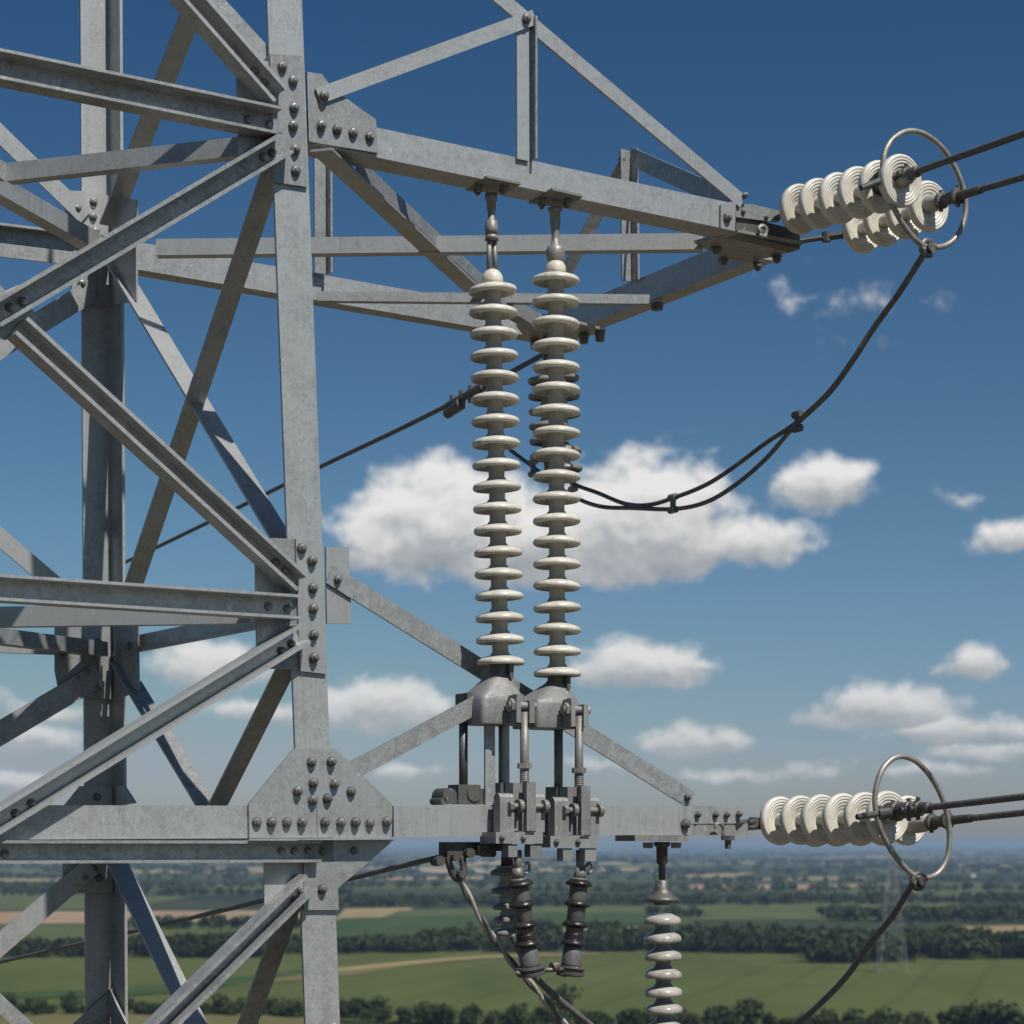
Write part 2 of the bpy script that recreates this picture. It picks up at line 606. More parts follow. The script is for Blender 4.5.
def field_mat(name, c1, c2, tram=0.0, ang_=0.3):
    m, b, p, out = new_mat(name)
    pos = b.n('ShaderNodeNewGeometry').outputs['Position']
    n1 = b.noise(b.vec('MULTIPLY', pos, (1, .35, 1)), .018, 6, .62, .5)
    n2 = b.noise(pos, .35, 3, .6)
    base = b.ramp(b.math('ADD', b.math('MULTIPLY', n1, .75), b.math('MULTIPLY', n2, .25)), [(.33, c1), (.66, c2)])
    if tram:
        wv = b.n('ShaderNodeTexWave', wave_type='BANDS', bands_direction='X')
        rot = b.n('ShaderNodeVectorRotate', rotation_type='Z_AXIS')
        b.put(rot.inputs['Vector'], pos)
        rot.inputs['Angle'].default_value = ang_
        b.put(wv.inputs['Vector'], rot.outputs[0])
        wv.inputs['Scale'].default_value = .013
        wv.inputs['Distortion'].default_value = 1.2
        wv.inputs['Detail'].default_value = 1
        wv.inputs['Detail Scale'].default_value = .2
        base = b.mix(b.maprange(wv.outputs['Fac'], .86, 1, 0, tram), base, tuple(x * .6 for x in c1))
    b.put(p.inputs['Base Color'], base)
    p.inputs['Roughness'].default_value = .95
    p.inputs['Specular IOR Level'].default_value = .08
    return m


GREEN = field_mat("young_crop", (.059, .077, .022), (.094, .110, .034), .28, .25)
DKGREEN = field_mat("dark_crop", (.030, .058, .018), (.052, .082, .026), .3, 1.1)
MIDGREEN = field_mat("pasture", (.062, .082, .028), (.098, .112, .042), .2, .7)
TAN = field_mat("ripe_stubble", (.20, .155, .075), (.30, .235, .125), .2, .9)
ORANGE = field_mat("ploughed_earth", (.23, .155, .095), (.33, .235, .15))
OLIVE = field_mat("rough_grass", (.10, .098, .038), (.15, .135, .06))

FIELDS = [  # drawn from the farthest to the nearest
    (TAN, [(-300, 882), (60, 881), (90, 878), (-300, 879)]), (MIDGREEN, [(60, 889), (560, 888), (620, 884), (120, 884)]),
    (TAN, [(520, 871), (660, 870), (640, 867), (500, 868)]), (TAN, [(130, 873), (300, 872), (280, 869), (120, 870)]), (TAN, [(760, 879), (880, 878), (860, 875), (770, 876)]),
    (ORANGE, [(380, 879), (480, 878), (500, 875), (360, 876)]), (MIDGREEN, [(840, 872), (1060, 872), (1060, 868), (860, 868)]), (TAN, [(420, 863.5), (600, 863.2), (600, 861), (430, 861.5)]),
    (TAN, [(700, 864), (820, 863.6), (820, 861.6), (710, 862)]), (TAN, [(930, 866), (1080, 865.5), (1060, 862.5), (940, 863)]), (TAN, [(180, 862.5), (300, 862.5), (300, 860.2), (190, 860.5)]),
    (MIDGREEN, [(-200, 911), (120, 910), (190, 897), (-200, 896)]),
    (ORANGE, [(-200, 926), (330, 922), (300, 911), (-200, 913)]),
    (TAN, [(335, 921), (425, 917), (410, 908), (345, 909)]),
    (MIDGREEN, [(400, 911), (560, 906), (960, 903), (940, 920), (700, 921), (380, 919)]),
    (DKGREEN, [(330, 938), (560, 934), (720, 914), (560, 913), (340, 919)]),
    (TAN, [(430, 939), (600, 936), (640, 927), (470, 931)]),
    (MIDGREEN, [(-200, 948), (260, 944), (330, 930), (-200, 928)]),
    (TAN, [(920, 934), (1250, 935), (1250, 924), (960, 927)]),
    (ORANGE, [(680, 889), (800, 889), (930, 884), (690, 884)]),
    (TAN, [(664, 878), (730, 876), (760, 871), (690, 873)]),
    (GREEN, [(-260, 1019), (320, 1022), (700, 1032), (1300, 1040), (1300, 955), (700, 949), (240, 956), (-260, 958)]),
]
for i, (fm, poly) in enumerate(FIELDS):
    bm = bmesh.new()
    pts = [gpt(*q) for q in poly]
    vs_ = [bm.verts.new((x, y, float(gh(x, y)) + .25 + .02 * i)) for x, y in pts]
    bm.faces.new(vs_)
    bmesh.ops.triangulate(bm, faces=bm.faces[:])
    bmesh.ops.subdivide_edges(bm, edges=bm.edges[:], cuts=5, use_grid_fill=True)
    for v_ in bm.verts:
        v_.co.z = float(gh(v_.co.x, v_.co.y)) + .25 + .02 * i
    o = finish("field", bm, fm)
    o['kind'] = 'structure'
# curved margins inside the big field
def strip(name, fm, left, right, lift):
    bm = bmesh.new()
    a_ = catmull([Vector((*gpt(*q), 0)) for q in left], 8)
    c_ = catmull([Vector((*gpt(*q), 0)) for q in right], 8)
    n = min(len(a_), len(c_))
    av = [bm.verts.new((p.x, p.y, lift)) for p in a_[:n]]
    cv_ = [bm.verts.new((p.x, p.y, lift)) for p in c_[:n]]
    for i in range(n - 1):
        bm.faces.new((av[i], av[i + 1], cv_[i + 1], cv_[i]))
    o = finish(name, bm, fm)
    o['kind'] = 'structure'


strip("field_margin", OLIVE, [(200, 985), (345, 970), (430, 961), (520, 957), (660, 954)], [(200, 991), (345, 978), (430, 965), (520, 959.5), (660, 955)], .96)
strip("field_margin", TAN, [(320, 972), (400, 964), (470, 958.5), (520, 956.5), (600, 955)], [(320, 975), (400, 967.5), (470, 961), (520, 958), (600, 955.6)], 1.00)
strip("field", DKGREEN, [(-200, 996), (60, 993), (200, 984), (330, 968)], [(-200, 1002), (60, 1000), (200, 992), (330, 971)], 1.04)
strip("field", OLIVE, [(-300, 1015), (0, 1015), (180, 1016), (330, 1019)], [(-300, 1050), (0, 1050), (180, 1050), (330, 1050)], 1.08)


def leaf_mat(name, stops):
    m, b, p, out = new_mat(name)
    pos = b.n('ShaderNodeNewGeometry').outputs['Position']
    n = b.math('ADD', b.math('MULTIPLY', b.noise(pos, .075, 4, .6), .62), b.math('MULTIPLY', b.noise(pos, .8, 4, .65), .38))
    b.put(p.inputs['Base Color'], b.ramp(n, stops))
    p.inputs['Roughness'].default_value = .8
    p.inputs['Specular IOR Level'].default_value = .15
    return m


LEAF = leaf_mat("broadleaf_foliage", [(.3, (.015, .026, .009)), (.48, (.030, .044, .013)), (.62, (.050, .064, .019)), (.75, (.085, .092, .030))])


def tree_proto(seed, nleaf, spread=1.0):
    """unit tree: height 1, crown radius about .45; many leaf-clump faces round a few boughs"""
    r = np.random.default_rng(seed)
    V_, Fc = [], []
    # trunk, tapered, and limbs
    def cone(p, q, ra, rb, k=5):
        base = len(V_)
        p = np.array(p); q = np.array(q)
        for c, rr in ((p, ra), (q, rb)):
            for i in range(k):
                V_.append(c + rr * np.array([math.cos(2 * math.pi * i / k), math.sin(2 * math.pi * i / k), 0]))
        for i in range(k):
            Fc.append((base + i, base + (i + 1) % k, base + k + (i + 1) % k, base + k + i))
    cone((0, 0, -.03), (0, 0, .5), .035, .018)
    nl = 7
    cent = []
    for i in range(nl):
        a = 2 * math.pi * (i + r.random()) / nl
        rr = .20 * spread * (.5 + r.random() * .8)
        cent.append(np.array([rr * math.cos(a), rr * math.sin(a), .34 + .42 * r.random()]))
        cone((0, 0, .25), cent[-1], .014, .005, 4)
    cent.append(np.array([0, 0, .72]))
    cent = np.array(cent)
    rads = .15 + .12 * r.random(len(cent))
    for i in range(nleaf):
        j = r.integers(len(cent))
        d = r.normal(size=3); d /= np.linalg.norm(d)
        c = cent[j] + d * rads[j] * (.55 + .55 * r.random()) * np.array([spread, spread, 1])
        c[2] = max(c[2], .06)
        s = (.055 + .06 * r.random()) * (150 / nleaf) ** .4
        n = d + r.normal(size=3) * .55
        n /= np.linalg.norm(n)
        t = np.cross(n, r.normal(size=3)); t /= np.linalg.norm(t)
        q = np.cross(n, t)
        base = len(V_)
        for sx, sy in ((-1, -.7), (.3, -1), (1, .4), (-.4, 1)):
            V_.append(c + s * (t * sx * (.8 + .4 * r.random()) + q * sy * (.8 + .4 * r.random())))
        Fc.append((base, base + 1, base + 2, base + 3))
    return np.array(V_), np.array(Fc)


def bake(name, protos, places, mat=LEAF):
    """places: x, y, z, height, width factor -> one mesh for wood that reads as one mass"""
    vs_, fs = [], []
    base = 0
    for (x, y, z, h, wd) in places:
        V_, Fc = protos[rng.integers(len(protos))]
        a = rng.random() * 6.283
        c, s = math.cos(a), math.sin(a)
        q = np.empty_like(V_)
        q[:, 0] = x + h * wd * (V_[:, 0] * c - V_[:, 1] * s)
        q[:, 1] = y + h * wd * (V_[:, 0] * s + V_[:, 1] * c)
        q[:, 2] = z + h * V_[:, 2]
        vs_.append(q); fs.append(Fc + base); base += len(V_)
    vs_ = np.concatenate(vs_); fs = np.concatenate(fs)
    me = bpy.data.meshes.new(name)
    me.vertices.add(len(vs_)); me.vertices.foreach_set('co', vs_.ravel())
    me.loops.add(fs.size); me.loops.foreach_set('vertex_index', fs.ravel().astype(np.int32))
    me.polygons.add(len(fs))
    me.polygons.foreach_set('loop_start', np.arange(0, fs.size, 4, dtype=np.int32))
    me.polygons.foreach_set('loop_total', np.full(len(fs), 4, dtype=np.int32))
    me.update(calc_edges=True)
    me.materials.append(mat)
    return me


PR_N = [tree_proto(s, 190, 1.0) for s in range(4)]
PR_M = [tree_proto(10 + s, 90, 1.15) for s in range(4)]
PR_F = [tree_proto(20 + s, 26, 1.5) for s in range(4)]

WOODS = [  # left px, right px of the near edge, depth (m), tree height, trees, detail
    ((-200, 961), (262, 958), 60, 10, 260, 0), ((180, 960), (258, 959), 30, 13, 40, 0),
    ((255, 956), (440, 954), 45, 9, 120, 0), ((430, 954), (700, 953), 70, 12, 210, 0), ((690, 954), (850, 956), 70, 13.5, 140, 0),
    ((828, 966), (908, 963), 90, 14, 90, 0), ((900, 961), (1220, 960), 70, 14, 250, 0),
    ((834, 922), (1250, 924), 60, 11.5, 240, 1), ((640, 919), (700, 918), 25, 9, 10, 1), ((470, 930), (620, 934), 25, 8, 40, 1),
    ((330, 909), (720, 906), 110, 11, 200, 1), ((700, 906), (1250, 904), 110, 11, 210, 1), ((-260, 897), (350, 896), 100, 10, 170, 1), ((100, 931), (330, 929), 30, 9, 60, 1),
    ((-260, 889), (500, 888), 120, 11, 170, 2), ((500, 893), (1300, 891), 120, 11, 190, 2), ((-300, 879), (700, 880), 170, 11, 170, 2),
    ((680, 882), (1300, 881), 170, 11, 150, 2),
]
for (a_, c_, dep, hh, cnt, lod) in WOODS:
    (x0, y0), (x1, y1) = gpt(*a_), gpt(*c_)
    pl = []
    for i in range(cnt):
        t = rng.random(); s = rng.random() ** 1.2
        wob = .5 + .5 * math.sin(t * 23 + a_[0]) * math.sin(t * 7.1 + a_[1])
        x = x0 + (x1 - x0) * t + rng.normal() * 3
        y = y0 + (y1 - y0) * t + s * dep * (.5 + wob)
        pl.append((x, y, float(gh(x, y)), hh * (.62 + .5 * rng.random()), .8 + .5 * rng.random()))
    me = bake("woodland", (PR_N, PR_M, PR_F)[lod], pl)
    o = link_mesh("woodland", me)
    o['kind'] = 'stuff'
    o['label'] = "dark belt of broadleaf woodland across the plain behind the fields"
# far clumps, out to the hills
pl = []
for i in range(190):
    D = 4200 * (18000 / 4200) ** rng.random()
    x = (rng.random() - .5) * D * .75
    ex = 60 + 260 * rng.random()
    for k in range(11):
        xx, yy = x + rng.normal() * ex, D + rng.normal() * ex * .35
        pl.append((xx, yy, float(gh(xx, yy)), (9 + 6 * rng.random()), 1.6 + 1.6 * rng.random()))
o = link_mesh("far_woodland", bake("far_woodland", PR_F, pl))
o['kind'] = 'stuff'
o['label'] = "hazy woods far off below the horizon"

# the nearest hedgerow, bush by bush
hb = []
for V_, Fc in [tree_proto(40 + s, 260, 1.35) for s in range(5)]:
    me = bpy.data.meshes.new("hedge_bush")
    me.from_pydata(V_.tolist(), [], Fc.tolist())
    me.materials.append(LEAF)
    hb.append(me)
line = [(-80, 1018), (0, 1017), (180, 1017), (340, 1020), (480, 1026), (700, 1030), (900, 1032), (1110, 1034)]
lp = [Vector((*gpt(*q), 0)) for q in line]
samples = catmull(lp, 20)
acc = 0
k = 0
last = samples[0]
for s_ in samples[1:]:
    acc += (s_ - last).length
    last = s_
    while acc > 2.15:
        acc -= 2.15
        me = hb[k % 5]
        px_ = 512 + F * s_.x / s_.y
        hgt = 4.6 + 2.4 * rng.random() ** 2 * 1.6 + (1.2 if px_ > 950 else 0)
        o = link_mesh("hedge_bush", me, None, (s_.x + rng.normal() * 1.4, s_.y + rng.normal() * 3.6, -.4),
                      (0, 0, rng.random() * 6.28))
        o.scale = (hgt * .95, hgt * .95, hgt)
        tag(o, "leafy green bush in the nearest hedgerow along the bottom of the big field", "bush", "bushes of the nearest hedgerow")
        k += 1
for (px_, py_, hgt, lab) in ((560, 1017, 11, "round tall bush standing above the hedgerow near the pair of hanging cables"),
                             (752, 1024, 9, "bushy tree just above the hedgerow right of the pale hanging insulator"),
                             (975, 1034, 10.5, "big dark bush at the right end of the nearest hedgerow"),
                             (1010, 1035, 11, "tallest dark bush in the bottom right corner of the hedgerow")):
    x, y = gpt(px_, py_)
    o = link_mesh("hedge_bush", hb[k % 5], None, (x, y, -.5), (0, 0, k))
    o.scale = (hgt * .95, hgt * .95, hgt)
    tag(o, lab, "bush")
    k += 1

# a white farm building far off
x, y = gpt(973, 876)
fb = thing("farm_building", "tiny white farm building among the far woods on the right", "building", (x, y, float(gh(x, y))))
bm = bmesh.new()
bmesh.ops.create_cube(bm, size=1, matrix=Matrix.Translation((x, y, gh(x, y) + 2)) @ Matrix.Diagonal((8, 6, 4, 1)))
finish("wall", bm, plain_mat("limewash", (.62, .60, .56), (.75, .73, .70), .8, .8), fb)
bm = bmesh.new()
g0 = float(gh(x, y)) + 4.02
add_prism(bm, [Vector((x - 4.6, y - 3.6, g0)), Vector((x - 4.6, y + 3.6, g0)), Vector((x - 4.6, y, g0 + 3.2))],
          [Vector((x + 4.6, y - 3.6, g0)), Vector((x + 4.6, y + 3.6, g0)), Vector((x + 4.6, y, g0 + 3.2))])
finish("roof", bm, plain_mat("slate_roof", (.16, .14, .13), (.24, .2, .18), .8, .8), fb)

# the far pylon
x, y = gpt(892, 974)
py_ = thing("far_pylon", "faint far lattice pylon standing in the big green field", "pylon", (x, y, 0))
PYM = plain_mat("far_pylon_steel", (.22, .225, .225), (.30, .305, .305), 1, .6, .2)


def pyl(t):
    return 5.4 * (1 - t) ** 1.15 + .75


def pbar(bm, p, q, r=.10):
    add_cyl(bm, Vector(p), Vector(q), r, r, 4)


PHt = 57.0
for sx, sy in ((-1, -1), (1, -1), (1, 1), (-1, 1)):
    bm = bmesh.new()
    for i in range(10):
        t0, t1 = i / 10, (i + 1) / 10
        pbar(bm, (x + sx * pyl(t0), y + sy * pyl(t0), PHt * t0 - .3), (x + sx * pyl(t1), y + sy * pyl(t1), PHt * t1), .095)
    finish("leg", bm, PYM, py_)
bm = bmesh.new()
for i in range(14):
    t0, t1 = (i / 14) ** .85, ((i + 1) / 14) ** .85
    a_, c_ = pyl(t0), pyl(t1)
    for (s0, s1) in (((-1, -1), (1, -1)), ((1, -1), (1, 1)), ((1, 1), (-1, 1)), ((-1, 1), (-1, -1))):
        pbar(bm, (x + s0[0] * a_, y + s0[1] * a_, PHt * t0), (x + s1[0] * c_, y + s1[1] * c_, PHt * t1), .055)
        pbar(bm, (x + s1[0] * a_, y + s1[1] * a_, PHt * t0), (x + s0[0] * c_, y + s0[1] * c_, PHt * t1), .055)
        pbar(bm, (x + s0[0] * c_, y + s0[1] * c_, PHt * t1), (x + s1[0] * c_, y + s1[1] * c_, PHt * t1), .03)
finish("bracing", bm, PYM, py_)
for zz, ln in ((54.5, 6.5), (50.5, 8)):
    bm = bmesh.new()
    for sg in (-1, 1):
        for dy_ in (-.8, .8):
            pbar(bm, (x, y + dy_, zz), (x + sg * ln, y, zz + .4), .11)
            pbar(bm, (x, y + dy_, zz + 1.6), (x + sg * ln, y, zz + .4), .09)
    finish("crossarm", bm, PYM, py_)

# the air
bm = bmesh.new()
bmesh.ops.create_cube(bm, size=1, matrix=Matrix.Translation((0, 0, 15)) @ Matrix.Diagonal((72000, 72000, 134, 1)))
hz = finish("haze", bm, bpy.data.materials.new("haze"))
hm = hz.data.materials[0]
hm.use_nodes = True
hm.node_tree.nodes.clear()
b = NB(hm.node_tree)
pv = b.n('ShaderNodeVolumePrincipled')
pv.inputs['Color'].default_value = (.42, .60, .84, 1)
pv.inputs['Density'].default_value = 7.6e-5
pv.inputs['Anisotropy'].default_value = 0.0
hm.node_tree.links.new(pv.outputs[0], b.n('ShaderNodeOutputMaterial').inputs['Volume'])
hz['kind'] = 'stuff'
hz['label'] = "pale blue air between the camera and the far hills"

# ------------------------------------------------------------------ the tower
NF = -V                                        # outward normal of the front face
T = thing("transmission_tower", "large galvanised steel lattice tower with bolted angle legs and two crossarms", "tower", W(-1.43, 1.43, -H))

# shared bolt mesh: washer, hex nut, thread end; local +Z points out of the plate
bm = bmesh.new()
O3 = Vector((0, 0, 0))
add_cyl(bm, O3, Vector((0, 0, .005)), .033, .032, 20)
add_cyl(bm, Vector((0, 0, .0053)), Vector((0, 0, .022)), .0285, .028, 6)
add_lathe(bm, Vector((0, 0, .0222)), Z, [(.0265, 0), (.0245, .004), (.017, .0065), (.0165, .014), (.013, .018), (.005, .0195)], 14)
bmesh.ops.recalc_face_normals(bm, faces=bm.faces)
BOLTME = bpy.data.meshes.new("bolt")
bm.to_mesh(BOLTME)
bm.free()
BOLTME.materials.append(BOLT)


def bolt(parent, P, n, s=1.0):
    q = n.to_track_quat('Z', 'Y')
    e = (q @ Matrix.Rotation(random.random() * 6.28, 3, 'Z').to_quaternion()).to_euler()
    o = link_mesh("bolt", BOLTME, parent, P, e)
    s *= .92
    o.scale = (s, s, s * random.uniform(.8, 1.25))
    return o


def bolts_front(parent, pts, v=-.0, s=1.0):
    for px, py in pts:
        bolt(parent, fv(px, py, v), NF, s)


def plate(name, pts, v0, v1, parent=T, mat=None):
    """plate parallel to the front face, between depths v0 (front) and v1, outline surveyed at v0"""
    bm = bmesh.new()
    a_ = [fv(x, y, v0) for x, y in pts]
    add_prism(bm, a_, [q + V * (v1 - v0) for q in a_])
    return finish(name, bm, mat or PLATE, parent, None, False, .003)


def plate_u(name, pts, u0, u1, parent=T, mat=None):
    bm = bmesh.new()
    a_ = [fu(x, y, u0) for x, y in pts]
    add_prism(bm, a_, [q + U * (u1 - u0) for q in a_])
    return finish(name, bm, mat or PLATE, parent, None, False, .003)


# corner legs: L sections, from the ground up past the frame
def leg(p_top, p_bot, su, sv, w_=.22, t=.020):
    a_, c_ = loc3(p_top), loc3(p_bot)
    def at(z):
        k = (z - a_.z) / (c_.z - a_.z)
        q = a_ + (c_ - a_) * k
        return q.x, q.y
    z0, z1 = -H - .3, 7.6
    rings = []
    for zz in (z0, z1):
        u, v = at(zz)
        rings.append([W(u + su * a, v + sv * b_, zz) for a, b_ in ((0, 0), (w_, 0), (w_, t), (t, t), (t, w_), (0, w_))])
    bm = bmesh.new()
    add_prism(bm, *rings)
    return finish("corner_leg", bm, STEEL, T, None, False, .003), at


LA, atA = leg(fv(302, 0), fv(340, 1024), -1, 1, .215)
LC, atC = leg(fv(110, 0, 2.86), fv(115.5, 1024, 2.86), -1, -1, .215)
LB, atB = leg(W(-2.87, 0, 4.7), W(-3.10, 0, -1), 1, 1, .215)
LD, atD = leg(W(-2.87, 2.86, 4.7), W(-2.93, 2.86, -1), 1, -1, .215)


def fbar(name, p, q, prof, off=.016, v=0.0, n=NF, mat=None, q_hint=Z):
    return bar(name, fv(*p, v), fv(*q, v), prof, n, T, mat, q_hint, .003, off)


# ---- front face, left of the near leg
ga = plate("gusset_plate", [(237, 69), (262, 60), (271, 62), (272, 158), (239, 157)], -.004, .012)
gb = plate("gusset_plate", [(270, 53.5), (303, 56), (308, 187), (273, 182)], -.020, -.002)
bolts_front(gb, [(282, 67), (293, 81), (294, 108), (293, 126), (295, 150), (295.5, 171)], -.022)
m1 = fbar("horizontal_beam", (-140, 44), (272, 127), chan(.155, .110))
bolts_front(m1, [(248, 119.5), (269, 124.5)], -.018, .85)
m2 = fbar("diagonal_brace", (133, -55), (271, 101), chan(.125, .105, .021))
bolts_front(m2, [(254, 71.5), (264.5, 82.5)], -.018, .8)
fbar("diagonal_brace", (170, -55), (270, 54), rect(.085, .014), off=-.03)
m3 = fbar("diagonal_brace", (-14, 320.5), (278, 148), chan(.128, .110, .021))
bolts_front(m3, [(263.5, 157), (272, 153), (10, 307.5), (22, 301.5)], -.018, .85)
m4 = fbar("diagonal_brace", (13, 330), (292, 585), chan(.118, .110, .021), off=.018)
bolts_front(m4, [(275, 562.5), (285, 571)], -.020, .8)
plate("gusset_plate", [(-16, 300), (18, 285), (38, 318), (6, 340), (-18, 330)], -.001, .012)
m5 = fbar("horizontal_beam", (-140, 581), (290, 609), chan(.135, .110), off=.02)
bolts_front(m5, [(268.5, 606.5), (287.5, 609)], -.022, .85)
gd = plate("gusset_plate", [(255.5, 558), (271, 538), (296, 539), (300, 670), (257.5, 668)], -.004, .012)
ge = plate("gusset_plate", [(296, 538.5), (323, 541), (327, 674), (300, 671)], -.020, -.002)
bolts_front(ge, [(301.5, 548.5), (311.9, 561), (312.7, 588), (313, 608.6), (313.4, 635), (313.5, 658)], -.022)
gf = plate("gusset_plate", [(326, 547), (349, 547.6), (351.5, 624), (327, 623.5)], .302, .318)
m6 = fbar("diagonal_brace", (-22, 829.5), (296, 635), chan(.122, .110, .021))
bolts_front(m6, [(281.5, 650.8), (291.5, 644), (15, 813.5), (31.5, 803.5)], -.018, .85)
fbar("diagonal_brace", (108, 1072), (302, 881.5), chan(.112, .105, .021))
# mirrored members towards the unseen left leg
for P_, Q_, pf in ((W(-2.85, 0, 4.0), fv(-140, 41), L_top(.165, .085)), (W(-2.95, 0, 1.42), fv(-140, 584), L_top(.150, .085)),
                   (W(-1.72, 0, 2.76), W(-2.82, 0, 3.9), L_bot(.145, .075)), (W(-1.78, 0, 2.7), W(-2.92, 0, 1.5), L_top(.15, .085)),
                   (W(-1.76, 0, .1), W(-2.92, 0, 1.2), L_bot(.15, .075))):
    bar("diagonal_brace", P_, Q_, pf, NF, T, None, Z, .003, .024)

# ---- lower crossarm and its beam (front face)
bm_l = fbar("crossarm_beam", (-60, 822.5), (249, 822), rect(.178, .14), off=.022)
bm_r = fbar("crossarm_beam", (392, 821.5), (690, 820.5), rect(.176, .16), off=.022)
ch = fbar("horizontal_beam", (-140, 852), (315, 851.5), chan(.120, .085), off=.0)
bolts_front(ch, [(4.5, 854), (281, 851), (294.5, 851), (308, 850.5)], -.0, .8)
G = plate("gusset_plate", [(293.75, 749), (336, 749), (392.5, 804.4), (391.8, 837.5), (249.5, 838), (248.8, 804)], -.040, -.023)
bolts_front(G, [(311.4, 762), (331, 761.7), (313, 782.8), (334.3, 783.8), (297.3, 791), (351, 791.5), (312.5, 800), (327.3, 798.5),
                (256.7, 822), (271.2, 822.4), (286.7, 822.4), (301.7, 822.4), (324.7, 822.4), (340.6, 822.4), (355, 822.4), (369.5, 823), (386.3, 821.3)], -.041)
bm = bmesh.new()
add_prism(bm, [fv(x, y, -.0405) for x, y in ((316.4, 803), (317.2, 803), (317.6, 836.6), (316.8, 836.6))],
          [fv(x, y, -.0385) for x, y in ((316.4, 803), (317.2, 803), (317.6, 836.6), (316.8, 836.6))])
finish("plate_joint", bm, DARK, G)
gl = plate("gusset_plate", [(315.5, 840.3), (394.5, 839.5), (370, 861), (316, 861)], -.0, .016)
bolts_front(gl, [(323, 851.5), (354, 850.5)], -.001, .8)
gm = plate("gusset_plate", [(304, 862), (369, 862), (338, 888), (339, 910), (304, 910)], -.022, -.004)
bolts_front(gm, [(322, 889)], -.023, 1.0)
gn_ = plate("gusset_plate", [(264.5, 862), (303, 862), (303, 906), (264.5, 906)], .004, .018)
bolts_front(gn_, [(302, 892), (295, 900)], -.024, .7)
bm = bmesh.new()                                                     # ledge under the big plate and right beam
add_prism(bm, [fv(249, 840.5, -.11), fv(392, 839.6, -.11), fv(392, 839.6, .1), fv(249, 840.5, .1)],
          [fv(249, 838.6, -.11), fv(392, 838, -.11), fv(392, 838, .1), fv(249, 838.6, .1)])
finish("ledge_angle", bm, STEEL, T, None, False, .001)
# braces of the lower crossarm
d1 = fbar("diagonal_brace", (330, 574), (692, 800), rect(.114, .016), off=-.0, v=.285)
bolts_front(d1, [(337.5, 579.5), (687, 797)], .284, .85)
d2 = fbar("diagonal_brace", (352, 771), (478, 704), rect(.105, .016), v=.06, off=-.0)
fbar("post", (495.5, 715), (495.8, 805), rect(.068, .016), off=-.06, q_hint=U)
bar("post", fv(501.5, 715, .085) + U * .0, fv(501.8, 805, .085), rect(.06, .016), -U, T, None, V, .003, -.02)
# end of the lower crossarm
be = fbar("crossarm_beam", (690.5, 814), (742, 814.5), rect(.105, .012), off=-.01)
bolts_front(be, [(698, 814.5), (716, 814.5), (727, 814.5), (739, 814)], -.0, .7)
fbar("crossarm_beam", (690.5, 829.5), (750, 829), rect(.072, .05), off=-.02, mat=CAST)
bolts_front(bm_r, [(685, 824)], -.023, 1.15)
tb = thing("shackle", "small curved steel hook bolted under the end of the lower crossarm", "hook", fv(718, 828, -.02))
bm = bmesh.new()
add_tube(bm, catmull([fv(x, y, -.03) for x, y in ((723, 835), (723.5, 828), (720, 823.5), (716, 825), (715.5, 829))], 5), .012, 8)
finish("hook", bm, RODM, tb, None, True)
bm = bmesh.new()
P_ = fv(728, 835.5, .03)
add_cyl(bm, P_, P_ - Z * .03, .045, .045, 6); add_cyl(bm, P_ - Z * .03, P_ - Z * .085, .022, .02, 10)
finish("bolt", bm, DARK, T)

# ---- near-leg gusset to the upper crossarm
gu = plate("gusset_plate", [(307, 72), (322, 74), (332, 88), (376, 119.5), (378.5, 153), (309, 141.5)], -.004, .014)
bolts_front(gu, [(321, 126), (337, 129.5), (353, 133), (369.6, 137)], -.006)
FCa, FCb = fv(308, 127, .0), fv(735, 216.3, .0)
bar("crossarm_chord", FCa, FCb, rect(.170, .21), NF, T, None, Z, .004, -.016)
tbm = bar("diagonal_brace", fv(317, 97), fv(533, 18), rect(.086, .014), NF, T, None, Z, .003, .022)
bolts_front(tbm, [(324, 96), (526, 19)], -.024)
tc_ = bar("crossarm_chord", fv(470, -30, 0), fv(744, 201, 0), rect(.092, .016), NF, T, None, Z, .003, -.012)
bar("crossarm_chord", fv(470, -30, .0) + Z * .026, fv(742, 200, 0) + Z * .026, rect(.014, .09), NF, T, None, Z, .002, -.03)
bar("crossarm_chord", W(-.02, 0, 6.4), fv(470, -30, 0), rect(.092, .016), NF, T, None, Z, .003, -.012)
tp = bar("post", fv(522.5, 24), fv(523, 160), rect(.085, .014), NF, T, None, U, .003, .004)
bar("post", fv(533.5, 18, -.004), fv(533.5, 160, -.004), rect(.075, .014), U, T, None, V, .003, .004)
bolts_front(tc_, [(744.5, 195.5)], .012, .7)
# tip of the upper crossarm
tipp = plate("gusset_plate", [(721, 204), (736, 200.5), (735, 231), (721, 228)], -.002, .012)
bolts_front(tipp, [(727, 217.5)], -.003, 1.1)
tp2 = plate("gusset_plate", [(736, 204), (752, 204), (784, 212), (772, 221.5), (736, 217)], .03, .046)
bolts_front(tp2, [(743, 211.5), (766, 217)], .029, .6)
ZC = 3.86
def poly_z(name, pts, z, th, mat=PLATE):
    bm = bmesh.new()
    a_ = [fz(x, y, z) for x, y in pts]
    add_prism(bm, a_, [q + Z * th for q in a_])
    return finish(name, bm, mat, T, None, False, .003)


